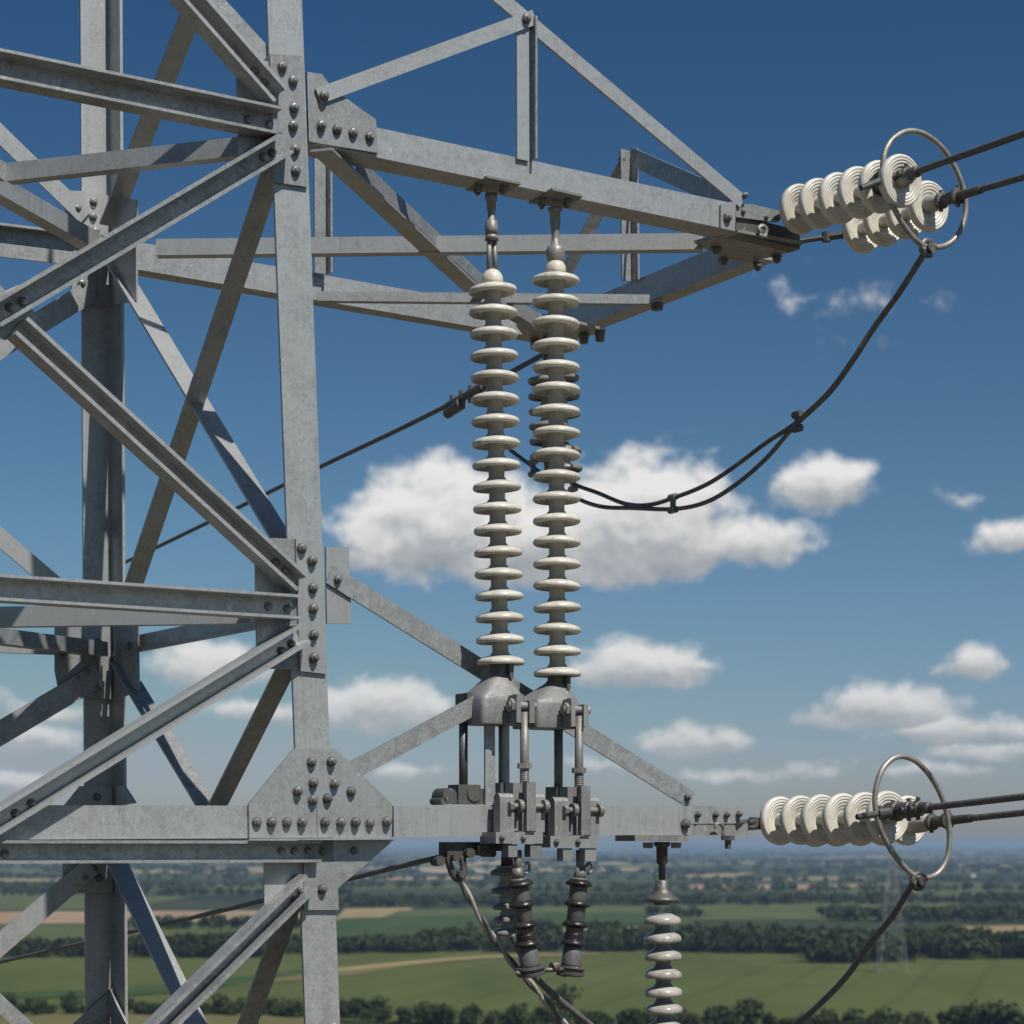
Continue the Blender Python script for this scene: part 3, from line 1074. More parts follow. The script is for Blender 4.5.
tu = poly_z("tip_plate", [(694, 243), (738, 232), (803, 244), (792, 252), (746, 263), (722, 258)], 3.87, .016, STEEL)
bar("tip_block", fv(736, 224, .05), fv(800, 240, .05), rect(.12, .10), NF, T, DARK, Z, .004, 0)
for px, py in ((758, 262), (777, 256), (716, 248), (723, 259)):
    P_ = fz(px, py, 3.868)
    bolt(tu, P_, -Z, 1.25)
hk = thing("shackle", "pale curved steel shackle hanging at the tip of the upper crossarm", "hook", fv(763, 230, -.02))
bm = bmesh.new()
add_tube(bm, catmull([fv(x, y, -.0) for x, y in ((759, 235), (764.5, 236.5), (766, 229), (762, 226), (758.5, 229), (760.5, 232))], 5), .015, 8)
finish("hook", bm, RODM, hk, None, True)

# ---- back and end chords of the upper crossarm
bar("crossarm_chord", fv(128, 254, 2.86), fv(548, 327, 2.86), rect(.185, .15), NF, T, None, Z, .004, 0)
E_, T_ = fz(556, 333, 3.90), fz(758, 253, 3.94)
bar("crossarm_chord", E_ + Z * .06, T_ + Z * .06, rect(.19, .15), -U, T, None, Z, .004, 0)
# level bracing of the crossarm, and the long level tie behind the string tops
bar("level_brace", fz(156, 247, 3.87), fz(703, 241, 3.90), rect(.105, .09), NF, T, None, Z, .003, 0)
bar("level_brace", fz(318, 296, 3.80), fz(650, 299, 3.84), rect(.065, .07), NF, T, None, Z, .003, 0)
bar("level_brace", fz(321, 151, 3.87), fz(474, 292, 3.82), rect(.13, .014), -Z, T, None, U, .003, 0)
bar("level_brace", fz(356, 165, 3.95), fz(503, 302, 3.90), rect(.09, .016), -U, T, None, Z, .003, 0)
bar("level_brace", fz(486, 298, 3.80), fz(548, 335, 3.80), rect(.11, .10), -U, T, None, Z, .003, 0)
bar("post", fv(320, 110, 2.82), fv(320.5, 274, 2.82), L_top(.11, .06), NF, T, None, U, .003, .02)
# back truss: end post with its diagonals
pE0, pE1 = fu(628, 281, 3.62), fu(626.5, 150, 3.62)
bar("post", pE0, pE1, L_top(.10, .075), NF, T, None, U, .003, 0)
bar("diagonal_brace", fu(629, 156, 3.66), fu(733, 202, 3.58), rect(.125, .014), -U, T, None, Z, .003, 0)
bar("diagonal_brace", fu(627, 160, 3.66), fv(556, 292, 2.75), rect(.10, .014), NF, T, None, U, .003, 0)
b_ = fu(622, 160, 3.60)
bolt(T, b_, NF, 1.0)
# hardware at the far inner corner of the crossarm
poly_z("tip_plate", [(516, 326), (560, 318), (606, 331), (560, 345), (528, 342)], 3.80, .018, STEEL)
bm = bmesh.new()
for px, py in ((535, 340), (584, 334), (600, 332)):
    P_ = fz(px, py, 3.795)
    add_cyl(bm, P_, P_ - Z * .07, .04, .03, 8)
finish("bolt", bm, DARK, T)
bm = bmesh.new()
P_ = fz(657, 303, 3.86)
add_cyl(bm, P_, P_ - Z * .05, .05, .04, 8)
finish("bolt", bm, DARK, T)

# ---- side face (u = 0) seen through the tower, its members' flanges turned inwards
NS = -U


def sbar(name, p, q, prof, u=0.0, off=-.02, mat=None):
    return bar(name, fu(*p, u), fu(*q, u), prof, NS, T, mat, Z, .003, off)


sbar("diagonal_brace", (206, -20), (112, 222), L_bot(.09, .115))
s2 = sbar("diagonal_brace", (279.5, 157), (136, 585), L_bot(.09, .108), off=-.01)
s3 = sbar("diagonal_brace", (113, 262), (280, 540), L_top(.032, .125), off=-.06)
bolt(s3, fu(189, 397, -.06), NF, .8)
sbar("horizontal_beam", (262, 618), (112, 648), L_bot(.11, .02))
sbar("diagonal_brace", (291.5, 657), (217, 806), L_bot(.09, .105))
s5 = sbar("diagonal_brace", (120, 664), (206, 806), L_top(.032, .120), off=-.05)
sbar("diagonal_brace", (298, 887), (242, 1040), L_bot(.09, .108))
sbar("diagonal_brace", (114, 856), (204, 1040), L_top(.032, .130), off=-.05)
sbar("horizontal_beam", (300, 824), (118, 834), rect(.15, .06))
# level diaphragm at the top: braces meeting at the middle
bar("level_brace", fz(240, 146, 3.90), fz(6, 172, 3.90), rect(.105, .08), NF, T, None, Z, .003, 0)
bar("level_brace", fz(-4, 182, 3.88), fz(100, 242, 3.90), rect(.115, .11), (NF * .4 + U * .9), T, None, Z, .003, 0)
bar("level_brace", fz(6, 172, 3.90), W(-2.8, .1, 3.98), rect(.105, .08), NF, T, None, Z, .003, 0)
bar("level_brace", fz(-4, 182, 3.88), W(-2.8, 2.7, 3.98), rect(.105, .08), NF, T, None, Z, .003, 0)
# ... and at the middle level
bar("level_brace", fz(250, 613, 1.30), fz(-30, 617, 1.31), rect(.115, .08), NF, T, None, Z, .003, 0)
bar("level_brace", fz(-20, 633, 1.27), fz(108, 649, 1.29), rect(.095, .10), NF, T, None, Z, .003, 0)
bar("level_brace", fz(-30, 617, 1.31), W(-2.8, .1, 1.31), rect(.095, .08), NF, T, None, Z, .003, 0)
# ---- back face (v = 2.86)
def bbar(name, p, q, prof, off=0.0):
    return bar(name, fv(*p, 2.82), fv(*q, 2.82), prof, NF, T, None, Z, .003, off)


bbar("horizontal_beam", (-160, 222), (92, 252), L_top(.20, .07))
bbar("diagonal_brace", (-60, 78), (84, 218), rect(.115, .014), .03)
bbar("diagonal_brace", (-60, 384), (92, 290), rect(.14, .014), .03)
bbar("diagonal_brace", (-60, 488), (60, 590), rect(.115, .014), .03)
bbar("horizontal_beam", (-160, 641), (92, 650), rect(.075, .05), .0)
bbar("diagonal_brace", (-60, 768), (98, 675), rect(.15, .014), .03)
bbar("diagonal_brace", (-60, 995), (90, 866), rect(.135, .014), .03)
bbar("horizontal_beam", (-160, 836), (100, 836), rect(.14, .05))
bbar("diagonal_brace", (-40, 968), (60, 1060), rect(.10, .014), .03)
# far-leg plates
def plate_b(pts, vv0=2.60 + .215, th=.014):
    return plate("gusset_plate", pts, vv0, vv0 + th)


pc = plate_b([(62, 190), (82, 191), (111, 196), (111, 262), (75, 262)])
bolts_front(pc, [(93.5, 202), (93, 217), (95, 232), (77, 209)], 2.814, .95)
pc = plate_b([(72, 265), (111, 265), (111, 306), (72, 303)])
bolts_front(pc, [(95, 297), (81.5, 284)], 2.814, .95)
pc = plate_b([(55, 624), (110, 624), (112, 699), (60, 697), (55, 670)])
bolts_front(pc, [(96, 688), (77, 678), (86, 672), (63, 652), (98, 643)], 2.814, .95)
pc = plate_b([(80, 786), (112, 786), (112, 806), (64, 806)])
bolts_front(pc, [(97, 797)], 2.814, .9)
pc = plate_b([(63, 862), (112, 862), (112, 893), (78, 893), (63, 880)])
bolts_front(pc, [(94, 869), (99, 878), (84, 878)], 2.814, .9)
pl_ = plate_u("gusset_plate", [(113, 195), (136, 200), (136, 300), (114, 305)], -.028, -.014)
pl_ = plate_u("gusset_plate", [(115, 622), (137, 622), (138, 690), (116, 700)], -.028, -.014)
bolt(pl_, fu(129.5, 646, -.03), NS, .9)
plate_u("gusset_plate", [(116, 786), (124, 786), (135, 803), (117, 806)], -.028, -.014)

# bracing of the tower below the frame, down to the ground
zs = [-1.0, -3.5, -7, -12, -18, -25, -33, -43, -H]
for z0_, z1_ in zip(zs, zs[1:]):
    c0 = [W(*at(z0_), z0_) for at in (atA, atC, atD, atB)]
    c1 = [W(*at(z1_), z1_) for at in (atA, atC, atD, atB)]
    for i in range(4):
        j = (i + 1) % 4
        n_ = (c0[i] + c0[j] - c0[(i + 2) % 4] - c0[(i + 3) % 4]).normalized()
        bar("diagonal_brace", c0[i], c1[j], rect(.12, .016), n_, T, None, Z, 0, -.03)
        bar("diagonal_brace", c0[j], c1[i], rect(.12, .016), n_, T, None, Z, 0, -.05)

# ------------------------------------------------------------------ insulator strings
def lathe_mesh(name, prof, mat, n=40):
    bm = bmesh.new()
    add_lathe(bm, O3.copy(), Z, prof, n)
    bmesh.ops.recalc_face_normals(bm, faces=bm.faces)
    me = bpy.data.meshes.new(name)
    bm.to_mesh(me); bm.free()
    me.materials.append(mat)
    for p_ in me.polygons:
        p_.use_smooth = True
    return me


DISC_PROF = [(.050, .030), (.066, .029), (.085, .024), (.108, .017), (.128, .010), (.138, .004), (.1435, -.005), (.1445, -.014), (.142, -.022),
             (.135, -.028), (.127, -.027), (.122, -.014), (.114, -.011), (.110, -.021), (.102, -.023), (.098, -.012), (.088, -.010), (.083, -.019), (.076, -.019), (.070, -.010), (.046, -.012)]
DISC = lathe_mesh("insulator_disc", DISC_PROF, PORC)
DISC_SHADE = lathe_mesh("insulator_disc", DISC_PROF, PORCD)  # darker disc copy, shade put into the colour of the strings behind
BIG_PROF = [(.044, .050), (.062, .048), (.088, .041), (.116, .029), (.138, .013), (.151, -.004), (.157, -.020), (.1585, -.034), (.155, -.047), (.148, -.0545),
            (.141, -.0565), (.1365, -.0555), (.1345, -.0520), (.1320, -.0550), (.126, -.0565), (.1185, -.0550), (.1160, -.0510), (.1135, -.0535), (.107, -.0540), (.100, -.0510),
            (.0970, -.0460), (.0945, -.0480), (.087, -.0480), (.080, -.0440), (.0770, -.0385), (.073, -.0400), (.065, -.038), (.058, -.031), (.046, -.028)]
BIGD = lathe_mesh("insulator_disc", BIG_PROF, PORCW)


def put_disc(parent, me, P, ax, s=1.0):
    tl = Matrix.Rotation(R(random.gauss(0, .9)), 3, 'X').to_quaternion() @ Matrix.Rotation(R(random.gauss(0, .9)), 3, 'Y').to_quaternion()
    e_ = (ax.to_track_quat('Z', 'Y') @ tl @ Matrix.Rotation(random.random() * 6.28, 3, 'Z').to_quaternion()).to_euler()
    o = link_mesh("insulator_disc", me, parent, P, e_)
    o.scale = (s, s, s)
    return o


def core(parent, pts, ax, mat, r=.0475, collar=.060):
    """necks between the discs, one continuous core"""
    bm = bmesh.new()
    prof = []
    p0 = pts[0]
    n = len(pts)
    for i, q in enumerate(pts):
        h = (q - p0).dot(ax)
        prof += [(collar * .98, h + .034), (collar, h + .012), (collar, h - .012), (collar * .92, h - .022), (r, h - .030)]
        if i < n - 1:
            h2 = (pts[i + 1] - p0).dot(ax)
            if h - .032 > h2 + .052:
                prof += [(r, h2 + .050), (collar * .96, h2 + .040)]
    prof = [(a_, -h_) for a_, h_ in prof]
    bm2 = bmesh.new()
    add_lathe(bm2, p0, -ax, prof, 24)
    bm.free()
    return finish("core", bm2, mat, parent, None, True)


def hang_string(label, xs, ys, v, disc, coremat, plate_px, hang, group):
    pts = [fv(x, y, v) for x, y in zip(xs, ys)]
    ax = (pts[0] - pts[-1]).normalized()
    t = thing("insulator_string", label, "insulator", pts[0] + ax * .45, group)
    for q in pts:
        put_disc(t, disc, q, ax)
    core(t, pts, ax, coremat)
    return t, pts, ax


HV = .11
LX = lambda y: 492.6 + (y - 289) * (500.5 - 492.6) / 371
ysL = [289 + (660.5 - 289) * i / 17 for i in range(18)]
RX = lambda y: 555.6 + (y - 279) * (557.4 - 555.6) / 393
ysR = [278.75 + (672 - 278.75) * i / 18 for i in range(19)]
GH = "pair of long pale insulator strings under the upper crossarm"
SL, ptL, axL = hang_string("long hanging string of pale porcelain discs, the left one of the front pair", [LX(y) for y in ysL], ysL, HV, DISC, CEMENT, None, None, GH)
SR, ptR, axR = hang_string("long hanging string of pale porcelain discs, the right one in front of the grey strings", [RX(y) for y in ysR], ysR, HV, DISC, CEMENT, None, None, GH)


def string_top(t, P, ax, top_px, plate_pts, zpl, long_):
    """porcelain cap, socket, rod and the plate that hangs it from the chord"""
    bm = bmesh.new()
    add_lathe(bm, P, ax, [(.060, .03), (.064, .045), (.062, .07), (.052, .092), (.036, .108), (.02, .116)], 28)
    finish("cap", bm, PORC, t, None, True)
    top = fv(*top_px, HV)
    a0 = P + ax * .10
    L = (top - a0).length
    d = (top - a0).normalized()
    bm = bmesh.new()
    if long_:
        for s_ in (-1, 1):
            add_cyl(bm, a0 + U * (.022 * s_), a0 + d * (L * .42) + U * (.018 * s_), .015, .015, 10)
        add_cyl(bm, a0 + d * (L * .40), a0 + d * (L * .47), .042, .036, 18)
        add_lathe(bm, a0 + d * (L * .47), d, [(.038, 0), (.040, .03), (.036, L * .17), (.022, L * .19), (.022, L * .30), (.026, L * .31), (.028, L * .42), (.036, L * .44), (.036, L * .52)], 18)
    else:
        add_lathe(bm, a0 - d * .02, d, [(.030, 0), (.044, .02), (.056, .05), (.058, .085), (.050, .11), (.028, .125), (.022, L * .5), (.026, L * .62), (.032, L * .75), (.032, L * .93), (.045, L * .95), (.045, L)], 18)
    finish("hanger_rod", bm, RODM, t, None, True)
    bm = bmesh.new()
    a_ = [fz(x, y, zpl) for x, y in plate_pts]
    add_prism(bm, a_, [q + Z * .014 for q in a_])
    finish("hanger_plate", bm, CAST, t, None, False, .003)
    for s_, r_ in ((-.085, 0), (.085, 0), (-.05, .07), (.05, -.07)):
        q = top + U * s_ + V * r_
        q.z = zpl + H - .001
        bolt(t, q, -Z, .9)


zb = lambda px, py: loc3(fv(px, py, .0)).z
string_top(SL, ptL[0], axL, (491, 193), [(466, 191), (487, 177.5), (521, 184.5), (505, 194)], 3.893, True)
string_top(SR, ptR[0], axR, (555, 205), [(529, 203.5), (552, 190), (583, 197), (566, 208)], 3.885, False)

# back pair, in the shade behind the right string, hung from the far corner
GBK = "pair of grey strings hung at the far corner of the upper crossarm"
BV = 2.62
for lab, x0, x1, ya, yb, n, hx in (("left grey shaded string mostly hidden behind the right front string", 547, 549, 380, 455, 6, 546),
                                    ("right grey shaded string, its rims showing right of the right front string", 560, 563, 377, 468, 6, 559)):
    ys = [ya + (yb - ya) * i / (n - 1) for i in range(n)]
    t, pts, ax = hang_string(lab, [x0 + (x1 - x0) * i / (n - 1) for i in range(n)], ys, BV, DISC_SHADE, CEMENT, None, None, GBK)
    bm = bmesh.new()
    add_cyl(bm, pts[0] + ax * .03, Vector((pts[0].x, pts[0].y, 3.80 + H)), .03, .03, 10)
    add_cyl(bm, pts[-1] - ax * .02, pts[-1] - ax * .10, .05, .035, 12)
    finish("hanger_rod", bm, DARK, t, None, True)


# ------------------------------------------------------------------ linkages between string feet and lower beam
def loc_uz(px, py, v):
    q = loc3(fv(px, py, v))
    return q.x, q.z


def linkage(label, sx, sy, foot, ax, left):
    S = lambda x, y: (x + sx, y + sy)
    t = thing("string_linkage", label, "linkage", fv(*S(518, 842), .1), "linkages that tie the string feet to the lower beam")
    # bell-shaped cast housing
    u0, z0_ = loc_uz(*S(482, 723), -.05)
    u1, z1_ = loc_uz(*S(528, 699), -.05)
    uc = loc3(foot).x
    zt = loc3(foot).z - .06
    v0, v1 = -.05, .25
    bm = bmesh.new()
    NS_ = 28
    mu, mv = (u0 + u1) / 2, (v0 + v1) / 2
    hu, hv = (u1 - u0) / 2, (v1 - v0) / 2
    secs = [(0, 1, 0)]                                     # (height share, width share, lean to the neck)
    hs = z1_ - z0_
    zt_ = zt + .02
    rings = []
    for kz, ws, ln in ((z0_, .985, 0), (z0_ + .01, 1, 0), (z0_ + hs * .5, .995, 0), (z1_ - .012, .985, 0), (z1_ + .01, .955, .05),
                       (z1_ + (zt_ - z1_) * .22, .83, .2), (z1_ + (zt_ - z1_) * .42, .67, .4), (z1_ + (zt_ - z1_) * .60, .54, .62), (z1_ + (zt_ - z1_) * .80, .40, .88), (zt_, .31, 1)):
        cu, cvv = mu + (uc - mu) * ln, mv + (.11 - mv) * ln
        ex = .26 + .62 * ln                                   # squarish below, round at the neck
        ring = []
        for i in range(NS_):
            th = 2 * math.pi * i / NS_
            c_, s_ = math.cos(th), math.sin(th)
            ring.append(bm.verts.new(W(cu + hu * ws * math.copysign(abs(c_) ** ex, c_), cvv + hv * ws * math.copysign(abs(s_) ** ex, s_), kz)))
        rings.append(ring)
    for q_, s_ in zip(rings, rings[1:]):
        for i in range(NS_):
            bm.faces.new((q_[i], q_[(i + 1) % NS_], s_[(i + 1) % NS_], s_[i]))
    bm.faces.new(rings[0][::-1]); bm.faces.new(rings[-1])
    hs_ = finish("housing", bm, CAST, t, None, True)
    hs_.data.set_sharp_from_angle(angle=R(28))
    bm = bmesh.new()
    add_cyl(bm, foot - ax * .02, foot - ax * .08, .062, .058, 20)
    add_box(bm, uc + .005, uc + .03, .01, .06, zt - .05, zt + .05)
    finish("collar", bm, DARK, t)
    # clevis on the housing's right shoulder
    a_, zt2 = loc_uz(*S(513, 695), -.10)
    c_, zb2 = loc_uz(*S(524, 723), -.10)
    bm = bmesh.new()
    add_box(bm, a_, a_ + .03, -.14, -.051, zb2, zt2)
    add_box(bm, a_ + .09, a_ + .125, -.14, .02, zb2 - .0, zt2 - .03)
    add_box(bm, a_ + .03, a_ + .09, -.075, -.051, zb2 + .02, zt2 + .01)
    finish("clevis", bm, CAST, t, None, False, .011, 3)
    bm = bmesh.new()
    cpt = W(a_ + .028, -.10, (zb2 + zt2) / 2 + .02)
    add_cyl(bm, cpt - U * .065, cpt + U * .125, .024, .024, 14)
    add_cyl(bm, cpt - U * .055, cpt - U * .03, .040, .040, 6)
    finish("pin", bm, RODM, t)
    # rods down to the beam
    ur, zr0 = loc_uz(*S(524.5, 712), -.095)
    ur1, zr1 = loc_uz(*S(524.5, 800), -.095)
    bm = bmesh.new()
    add_cyl(bm, W(ur, -.095, zr0), W(ur1, -.095, zr1), .026, .026, 18)
    finish("rod", bm, RODM, t, None, True)
    ux, zx0 = loc_uz(*S(503 if left else 504, 722), .13)
    bm = bmesh.new()
    add_cyl(bm, W(ux, .13, zx0), W(ux, .13, loc_uz(*S(503, 806), .13)[1]), .027, .027, 18)
    finish("rod", bm, RODM, t, None, True)
    # collars at the rods' feet
    bm = bmesh.new()
    zc_, zc1 = loc_uz(*S(503, 800), .13)[1], loc_uz(*S(503, 783), .13)[1]
    add_box(bm, ux - .055, ux + .055, .07, .19, zc_ - .05, zc1)
    finish("rod_collar", bm, DARK, t, None, False, .006)
    # eye bar in front, cheek lugs with a pin, base plate and feet
    ua, za = loc_uz(*S(520.5, 782), -.13)
    ub, zb_ = loc_uz(*S(530.5, 831), -.13)
    bm = bmesh.new()
    add_box(bm, ua + .004, ub - .002, -.192, -.156, zb_, za)
    finish("eye_bar", bm, CAST, t, None, False, .011, 3)
    uc0, zc0 = loc_uz(*S(512, 783), -.10)
    bm = bmesh.new()
    add_box(bm, uc0, uc0 + .065, -.112, -.03, zb_, zc0)
    finish("rod_collar", bm, CAST, t, None, False, .011, 3)
    pc0, pz0 = loc_uz(*S(507, 806), -.13)
    for (xa, xb) in ((496, 510), (532, 540.5)):
        l0, lz1 = loc_uz(*S(xa, 793), -.10)
        l1, lz0 = loc_uz(*S(xb, 832), -.10)
        bm = bmesh.new()
        prof = [(-.145, lz0), (-.075, lz0), (-.075, lz1 - .02)] + [(-.11 + .035 * math.cos(q_), lz1 - .035 + .035 * math.sin(q_)) for q_ in (.9, 1.57, 2.2, 2.8)] + [(-.145, lz1 - .05)]
        add_prism(bm, [W(l0, a2_, b2_) for a2_, b2_ in prof], [W(l1, a2_, b2_) for a2_, b2_ in prof])
        finish("lug", bm, CAST, t, None, False, .011, 3)
    bm = bmesh.new()
    pz = loc_uz(*S(507, 806), -.16)[1]
    pa, pb = loc_uz(*S(503, 806), -.085)[0], loc_uz(*S(543, 806), -.085)[0]
    add_cyl(bm, W(pa, -.150, pz), W(pb, -.150, pz), .018, .018, 14)
    for uu in (pa + .055, pb - .05):
        add_cyl(bm, W(uu, -.155, pz), W(uu + .028, -.155, pz), .040, .040, 18)
    add_cyl(bm, W(pa - .004, -.155, pz), W(pa + .022, -.155, pz), .028, .028, 6)
    finish("pin", bm, RODM, t, None, False)
    p0_, pz1 = loc_uz(*S(494.5, 832), -.16)
    p1_, pz0_ = loc_uz(*S(541.5, 843.5), -.16)
    bm = bmesh.new()
    add_box(bm, p0_, p1_, -.175, -.0, pz0_, pz1)
    finish("base_plate", bm, CAST, t, None, False, .011, 3)
    for xa, xb in ((508, 517), (530, 541)):
        f0, fz1 = loc_uz(*S(xa, 844.2), -.16)
        f1, fz0 = loc_uz(*S(xb, 857), -.16)
        bm = bmesh.new()
        add_box(bm, f0, f1, -.165, -.10, fz0, fz1)
        finish("foot", bm, CAST, t, None, False, .011, 3)
    for xa, ya in ((514, 845), (535.5, 845)):          # nuts on the base plate and a split pin through the big pin
        bolt(t, fv(*S(xa - 12, ya - 7), -.178), NF, .62)
    bm = bmesh.new()
    q = W(ur1, -.095, zr1)
    for k_ in range(7):                                # thread on the front rod above its collar
        add_cyl(bm, q + Z * (.10 + k_ * .012), q + Z * (.106 + k_ * .012), .030, .028, 14)
    add_cyl(bm, q + Z * .185, q + Z * .215, .044, .044, 6)
    finish("thread_nut", bm, RODM, t, None, False)
    bm = bmesh.new()                                  # dark strap wrapping the beam
    s0, s1 = loc_uz(*S(493, 838), -.03)[0], loc_uz(*S(503, 838), -.03)[0]
    add_box(bm, s0, s1, -.038, -.0235, loc_uz(*S(495, 838), -.03)[1], loc_uz(*S(495, 803), -.03)[1])
    finish("strap", bm, DARK, t, None, False, .003)
    return t


lkL = linkage("cast bell housing with rods and pinned lugs under the left front string", 0, 0, ptL[-1], axL, True)
lkR = linkage("cast bell housing with rods and pinned lugs under the right front string", 54.5, 4, ptR[-1], axR, False)
# side arm and rod of the left linkage, and the dark clamp on the beam
u0, z0_ = loc_uz(464, 723, .14); u1, z1_ = loc_uz(483, 694, .14)
bm = bmesh.new(); add_box(bm, u0, u1 + .03, .10, .24, z0_, z1_)
finish("side_arm", bm, DARK, lkL, None, False, .012)
cl = thing("beam_clamp", "dark lumpy clamp with an upright rod on the lower beam left of the linkages", "clamp", fv(462, 805, .1))
bm = bmesh.new()
pa = fv(463.4, 722, .15); pb = fv(463.4, 787, .15)
add_cyl(bm, pa, pb, .026, .026, 16)
finish("rod", bm, DARK, cl, None, True)
bm = bmesh.new()
u0, z0_ = loc_uz(454, 804, .12); u1, z1_ = loc_uz(476, 785, .12)
add_box(bm, u0, u1, .07, .19, z0_, z1_)
u2, z2 = loc_uz(441, 804, .12); u3, z3 = loc_uz(484, 789, .12)
add_box(bm, u2, u0, .08, .18, z0_, z0_ + .03); add_box(bm, u1, u3, .08, .18, z0_, z3)
for px, py, r_ in ((450, 796, .048), (475, 793, .05), (444, 801, .022)):
    q = fv(px, py, .06)
    add_cyl(bm, q, q + V * .13, r_, r_, 16)
finish("clamp_body", bm, DARK, cl, None, False, .006)

# ------------------------------------------------------------------ insulators below the lower beam
def barrel(label, top, bot, n_sheds, rod_top, group):
    a_, c_ = fv(*top, -.09), fv(*bot, -.09)
    ax = (c_ - a_).normalized()
    L = (c_ - a_).length
    t = thing("barrel_insulator", label, "insulator", a_, group)
    bm = bmesh.new()
    add_cyl(bm, fv(*rod_top, -.09), a_ - ax * .03, .026, .022, 12)
    add_cyl(bm, a_ - ax * .06, a_ + ax * .0, .030, .040, 14)
    finish("stem", bm, RODM, t, None, True)
    bm = bmesh.new()
    q = a_ - ax * .06
    add_tube(bm, catmull([q + U * .02, q + U * .06 - V * .02 + Z * .03, q + U * .085 - Z * .01, q + U * .05 - V * .01 - Z * .035], 4), .009, 8)
    finish("split_pin", bm, RODM, t, None, True)
    bm = bmesh.new()
    add_lathe(bm, a_, ax, [(.045, .0), (.050, .03), (.053, .05), (.054, L * .62), (.040, L * .64), (.040, L * .70), (.056, L * .72), (.060, L - .02), (.06, L)], 28)
    finish("barrel", bm, GREYP, t, None, True)
    for k_, (fr, rr) in enumerate(((.06, .082), (.29, .079), (.52, .080), (.73, .080))):
        h = L * fr
        bm = bmesh.new()
        add_lathe(bm, a_ + ax * h, ax, [(.050, -.022), (.060, -.020), (.068, -.012), (rr * .97, -.003), (rr, .003), (rr, .010), (rr * .95, .014), (.064, .015), (.058, .022), (.0545, .024)], 28)
        finish("shed", bm, BROWNP, t, None, True)
    bm = bmesh.new()
    add_lathe(bm, a_ + ax * (L * .62), ax, [(.052, 0), (.064, .008), (.058, .016), (.066, .026), (.058, .036), (.064, .046), (.05, .056)], 24)
    finish("ribbed_band", bm, BROWNP, t, None, True)
    bm = bmesh.new()
    add_lathe(bm, a_ + ax * L, ax, [(.088, -.004), (.090, .010), (.076, .014), (.074, .03), (.084, .034), (.082, .05), (.05, .058)], 24)
    add_cyl(bm, a_ + ax * (L + .03) - U * .10, a_ + ax * (L + .045) - U * .05 - V * .03, .014, .014, 8)
    finish("end_flange", bm, DARK, t, None, False)
    return t, a_, c_, ax


GD = "pair of dark banded insulators below the linkages"
d1_, da, db, dax = barrel("dark banded insulator below the left linkage, leaning to the right", (518.5, 878), (530, 967), 4, (517.5, 850), GD)
d2_, ea, eb, eax = barrel("dark banded insulator below the right linkage, leaning to the left", (579.5, 878), (571, 967), 4, (580, 850), GD)
lb = thing("link_bar", "short dark bar joining the feet of the two dark banded insulators", "bar", (db + eb) / 2)
bm = bmesh.new()
mid = (db + eb) / 2
add_cyl(bm, db + U * .06 + dax * .02 - V * .03, eb - U * .06 + eax * .01 - V * .03, .015, .013, 10)
finish("bar", bm, DARK, lb, None, True)
bm = bmesh.new()
add_cyl(bm, mid - U * .01 - V * .03, mid + U * .03 - V * .03 + Z * .01, .03, .026, 12)
finish("coupling", bm, DARK, lb)

# small shaded string behind the left dark insulator
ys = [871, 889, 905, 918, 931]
t, pts, ax = hang_string("small shaded grey string half hidden behind the left dark banded insulator", [507 + i * .9 for i in range(5)], ys, .30, DISC_SHADE, CEMENT, None, None, None)
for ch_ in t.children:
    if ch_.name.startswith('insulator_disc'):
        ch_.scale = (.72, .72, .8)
bm = bmesh.new()
add_cyl(bm, pts[0] + Z * .02, pts[0] + Z * .20, .04, .03, 12)
finish("stem", bm, DARK, t, None, True)

# pale insulator hanging at the right
ys = [919, 937, 955, 973, 991, 1008, 1026, 1044]
t, pts, ax = hang_string("single hanging string of glossy grey and white discs near the end of the lower beam", [662.3 + (y - 919) * .017 for y in ys], ys, .05,
                         lathe_mesh("insulator_disc", [(r_ * .80, h_ * 1.2) for r_, h_ in DISC_PROF], PORCG), PORCD, None, None, None)
bm = bmesh.new()
a_ = fv(662, 900, .05)
add_lathe(bm, a_, Z, [(.05, -.03), (.060, -.01), (.102, -.012), (.108, .004), (.094, .018), (.070, .034), (.056, .05), (.044, .07), (.042, .12), (.030, .125)], 28)
finish("cap", bm, DARK, t, None, True)
bm = bmesh.new()
add_lathe(bm, fv(662, 884, .05), Z, [(.02, 0), (.022, .12), (.034, .13), (.036, .23), (.05, .235), (.05, .26)], 14)
finish("stem", bm, DARK, t, None, True)
bm = bmesh.new()
u0, z0_ = loc_uz(635, 841, -.05); u1, z1_ = loc_uz(688, 835.2, -.05)
add_box(bm, u0, u1, -.05, .16, z0_, z1_)
for px in (648, 676):
    q = fv(px, 842.5, .03)
    add_cyl(bm, q, q - Z * .035, .035, .03, 6)
finish("mounting_plate", bm, CAST, t, None, False, .002)

# clamp below the beam that holds the two lower cables
kc = thing("cable_clamp", "dark pivoting clamp under the lower beam where two cables end", "clamp", fv(455, 845, .1))
bm = bmesh.new()
u0, z0_ = loc_uz(444, 861, .08); u1, z1_ = loc_uz(463, 842, .08)
add_box(bm, u0, u1, .04, .14, z0_, z1_)
u2, z2 = loc_uz(500, 851, .08)
add_box(bm, u1, u2, .05, .15, z2, z1_)
for px, py, r_ in ((471, 853, .03), (484, 849, .04), (493, 853, .025)):
    q = fv(px, py, .0)
    add_cyl(bm, q, q + V * .12, r_, r_, 12)
finish("bracket", bm, DARK, kc, None, False, .006)
bm = bmesh.new()
add_tube(bm, catmull([fv(x, y, .05) for x, y in ((447, 857), (450, 866), (453, 874), (458, 879), (463, 874), (463, 864), (461, 857))], 6), .022, 10)
q = fv(441, 861, .03)
add_cyl(bm, q, q + V * .08, .03, .03, 14)
